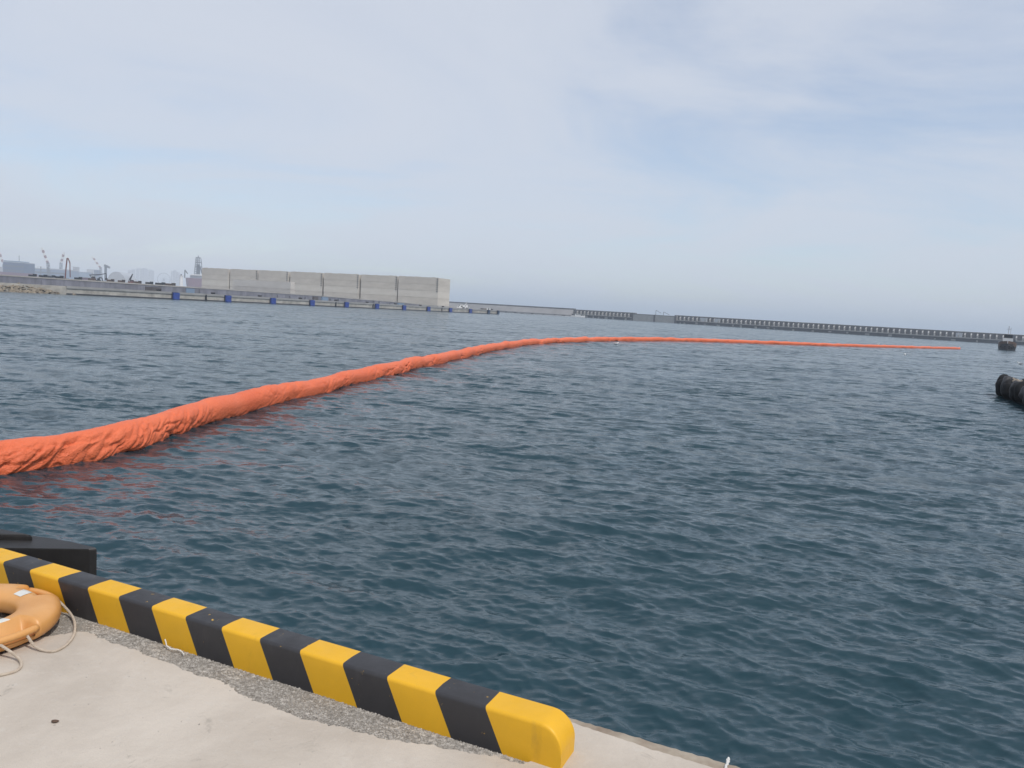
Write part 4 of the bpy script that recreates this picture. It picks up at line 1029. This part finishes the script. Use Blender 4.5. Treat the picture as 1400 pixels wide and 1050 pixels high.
tyres += [((.75 + .85 * k, .42, .6 + random.uniform(-.08, .08)), (.5, 1, random.uniform(-.2, .2))) for k in range(6)]
for c_, nr_ in tyres: tyre_obj(c_, nr_, random.uniform(.50, .72), random.uniform(.17, .25), pt, lump_=0.16, mt=random.choice([M['tyre'], M['tyre'], M['tyre_worn']]))
for k in range(10):
    b = MB(); yy = -.55 - 1.24 * k; b.tube([(.22, yy, 1.1), (.45, yy, 1.25), (.8, yy, 1.05)], .03, 5); b.build('lashing', M['rope'], pt, local=True)

# ------------------------------------------------------------------ gulls resting on the water / skimming it
def gull(px, py, lab, fly=0.0, s=1.0, rz=0.3):
    p = on_plane(px, py, 0); t = thing('seabird', (p[0], p[1], fly), lab, 'bird', 'white seabirds on the harbour', rz)
    b = MB(); prof = [(-.24, .02, .06), (-.15, .07, .05), (0, .10, .04), (.12, .085, .06), (.19, .05, .11), (.24, .055, .16), (.29, .035, .17), (.34, .008, .16)]
    b.loft([[(x * s, r_ * s * math.cos(q), (z + .04) * s + r_ * s * .9 * math.sin(q)) for q in np.linspace(0, 2 * math.pi, 10, endpoint=False)] for x, r_, z in prof]); b.build('body', M['feather'], t, smooth=True, local=True)
    for sy in (-1, 1):
        b = MB()
        if fly > 0: b.add([(.1 * s, sy * .06 * s, .12 * s), (-.1 * s, sy * .06 * s, .11 * s), (-.1 * s, sy * .35 * s, .26 * s), (.08 * s, sy * .35 * s, .28 * s), (-.12 * s, sy * .66 * s, .22 * s), (.1 * s, sy * .06 * s, .135 * s), (-.1 * s, sy * .06 * s, .125 * s), (-.1 * s, sy * .35 * s, .275 * s), (.08 * s, sy * .35 * s, .3 * s), (-.12 * s, sy * .66 * s, .23 * s)], [(0, 1, 2, 3), (3, 2, 4), (5, 8, 7, 6), (8, 9, 7), (0, 3, 8, 5), (3, 4, 9, 8), (4, 2, 7, 9), (2, 1, 6, 7)])
        else: b.loft([[(x * s, sy * (.085 + .012 * math.cos(q)) * s, (.1 + h * math.sin(q)) * s) for q in np.linspace(0, 2 * math.pi, 8, endpoint=False)] for x, h in ((-.3, .01), (-.15, .04), (.02, .055), (.12, .02))])
        b.build('wing', M['featherg'], t, smooth=True, local=True)
gull(1237, 489, 'white gull skimming the water below the far end of the boom', 0.35, 1.3, 1.2)
gull(1395, 498, 'white gull on the water at the right edge, above the pontoon', 0, 1.4, 2.6)
gull(842, 471, 'white gull on the water just in front of the middle of the boom', 0, 1.3, .4)
gull(1200, 471.5, 'white gull on the water behind the far end of the boom', 0, 1.6, .2)

# ------------------------------------------------------------------ haze
hz = MB(); hz.box(-12800, 12800, -12800, 12800, -1.6, 130)
hm = bpy.data.materials.new('haze_air'); hm.use_nodes = True; hn, hl = hm.node_tree.nodes, hm.node_tree.links
hn.clear(); ho = hn.new('ShaderNodeOutputMaterial'); hv = hn.new('ShaderNodeVolumePrincipled')
hv.inputs['Color'].default_value = (0.82, 0.90, 1.0, 1); hv.inputs['Density'].default_value = 0.00029; hv.inputs['Anisotropy'].default_value = 0.0
hl.new(hv.outputs[0], ho.inputs['Volume'])
haze = tag(hz.build('haze', hm), 'pale sea haze in the air', kind='stuff')
haze.display_type = 'WIRE'
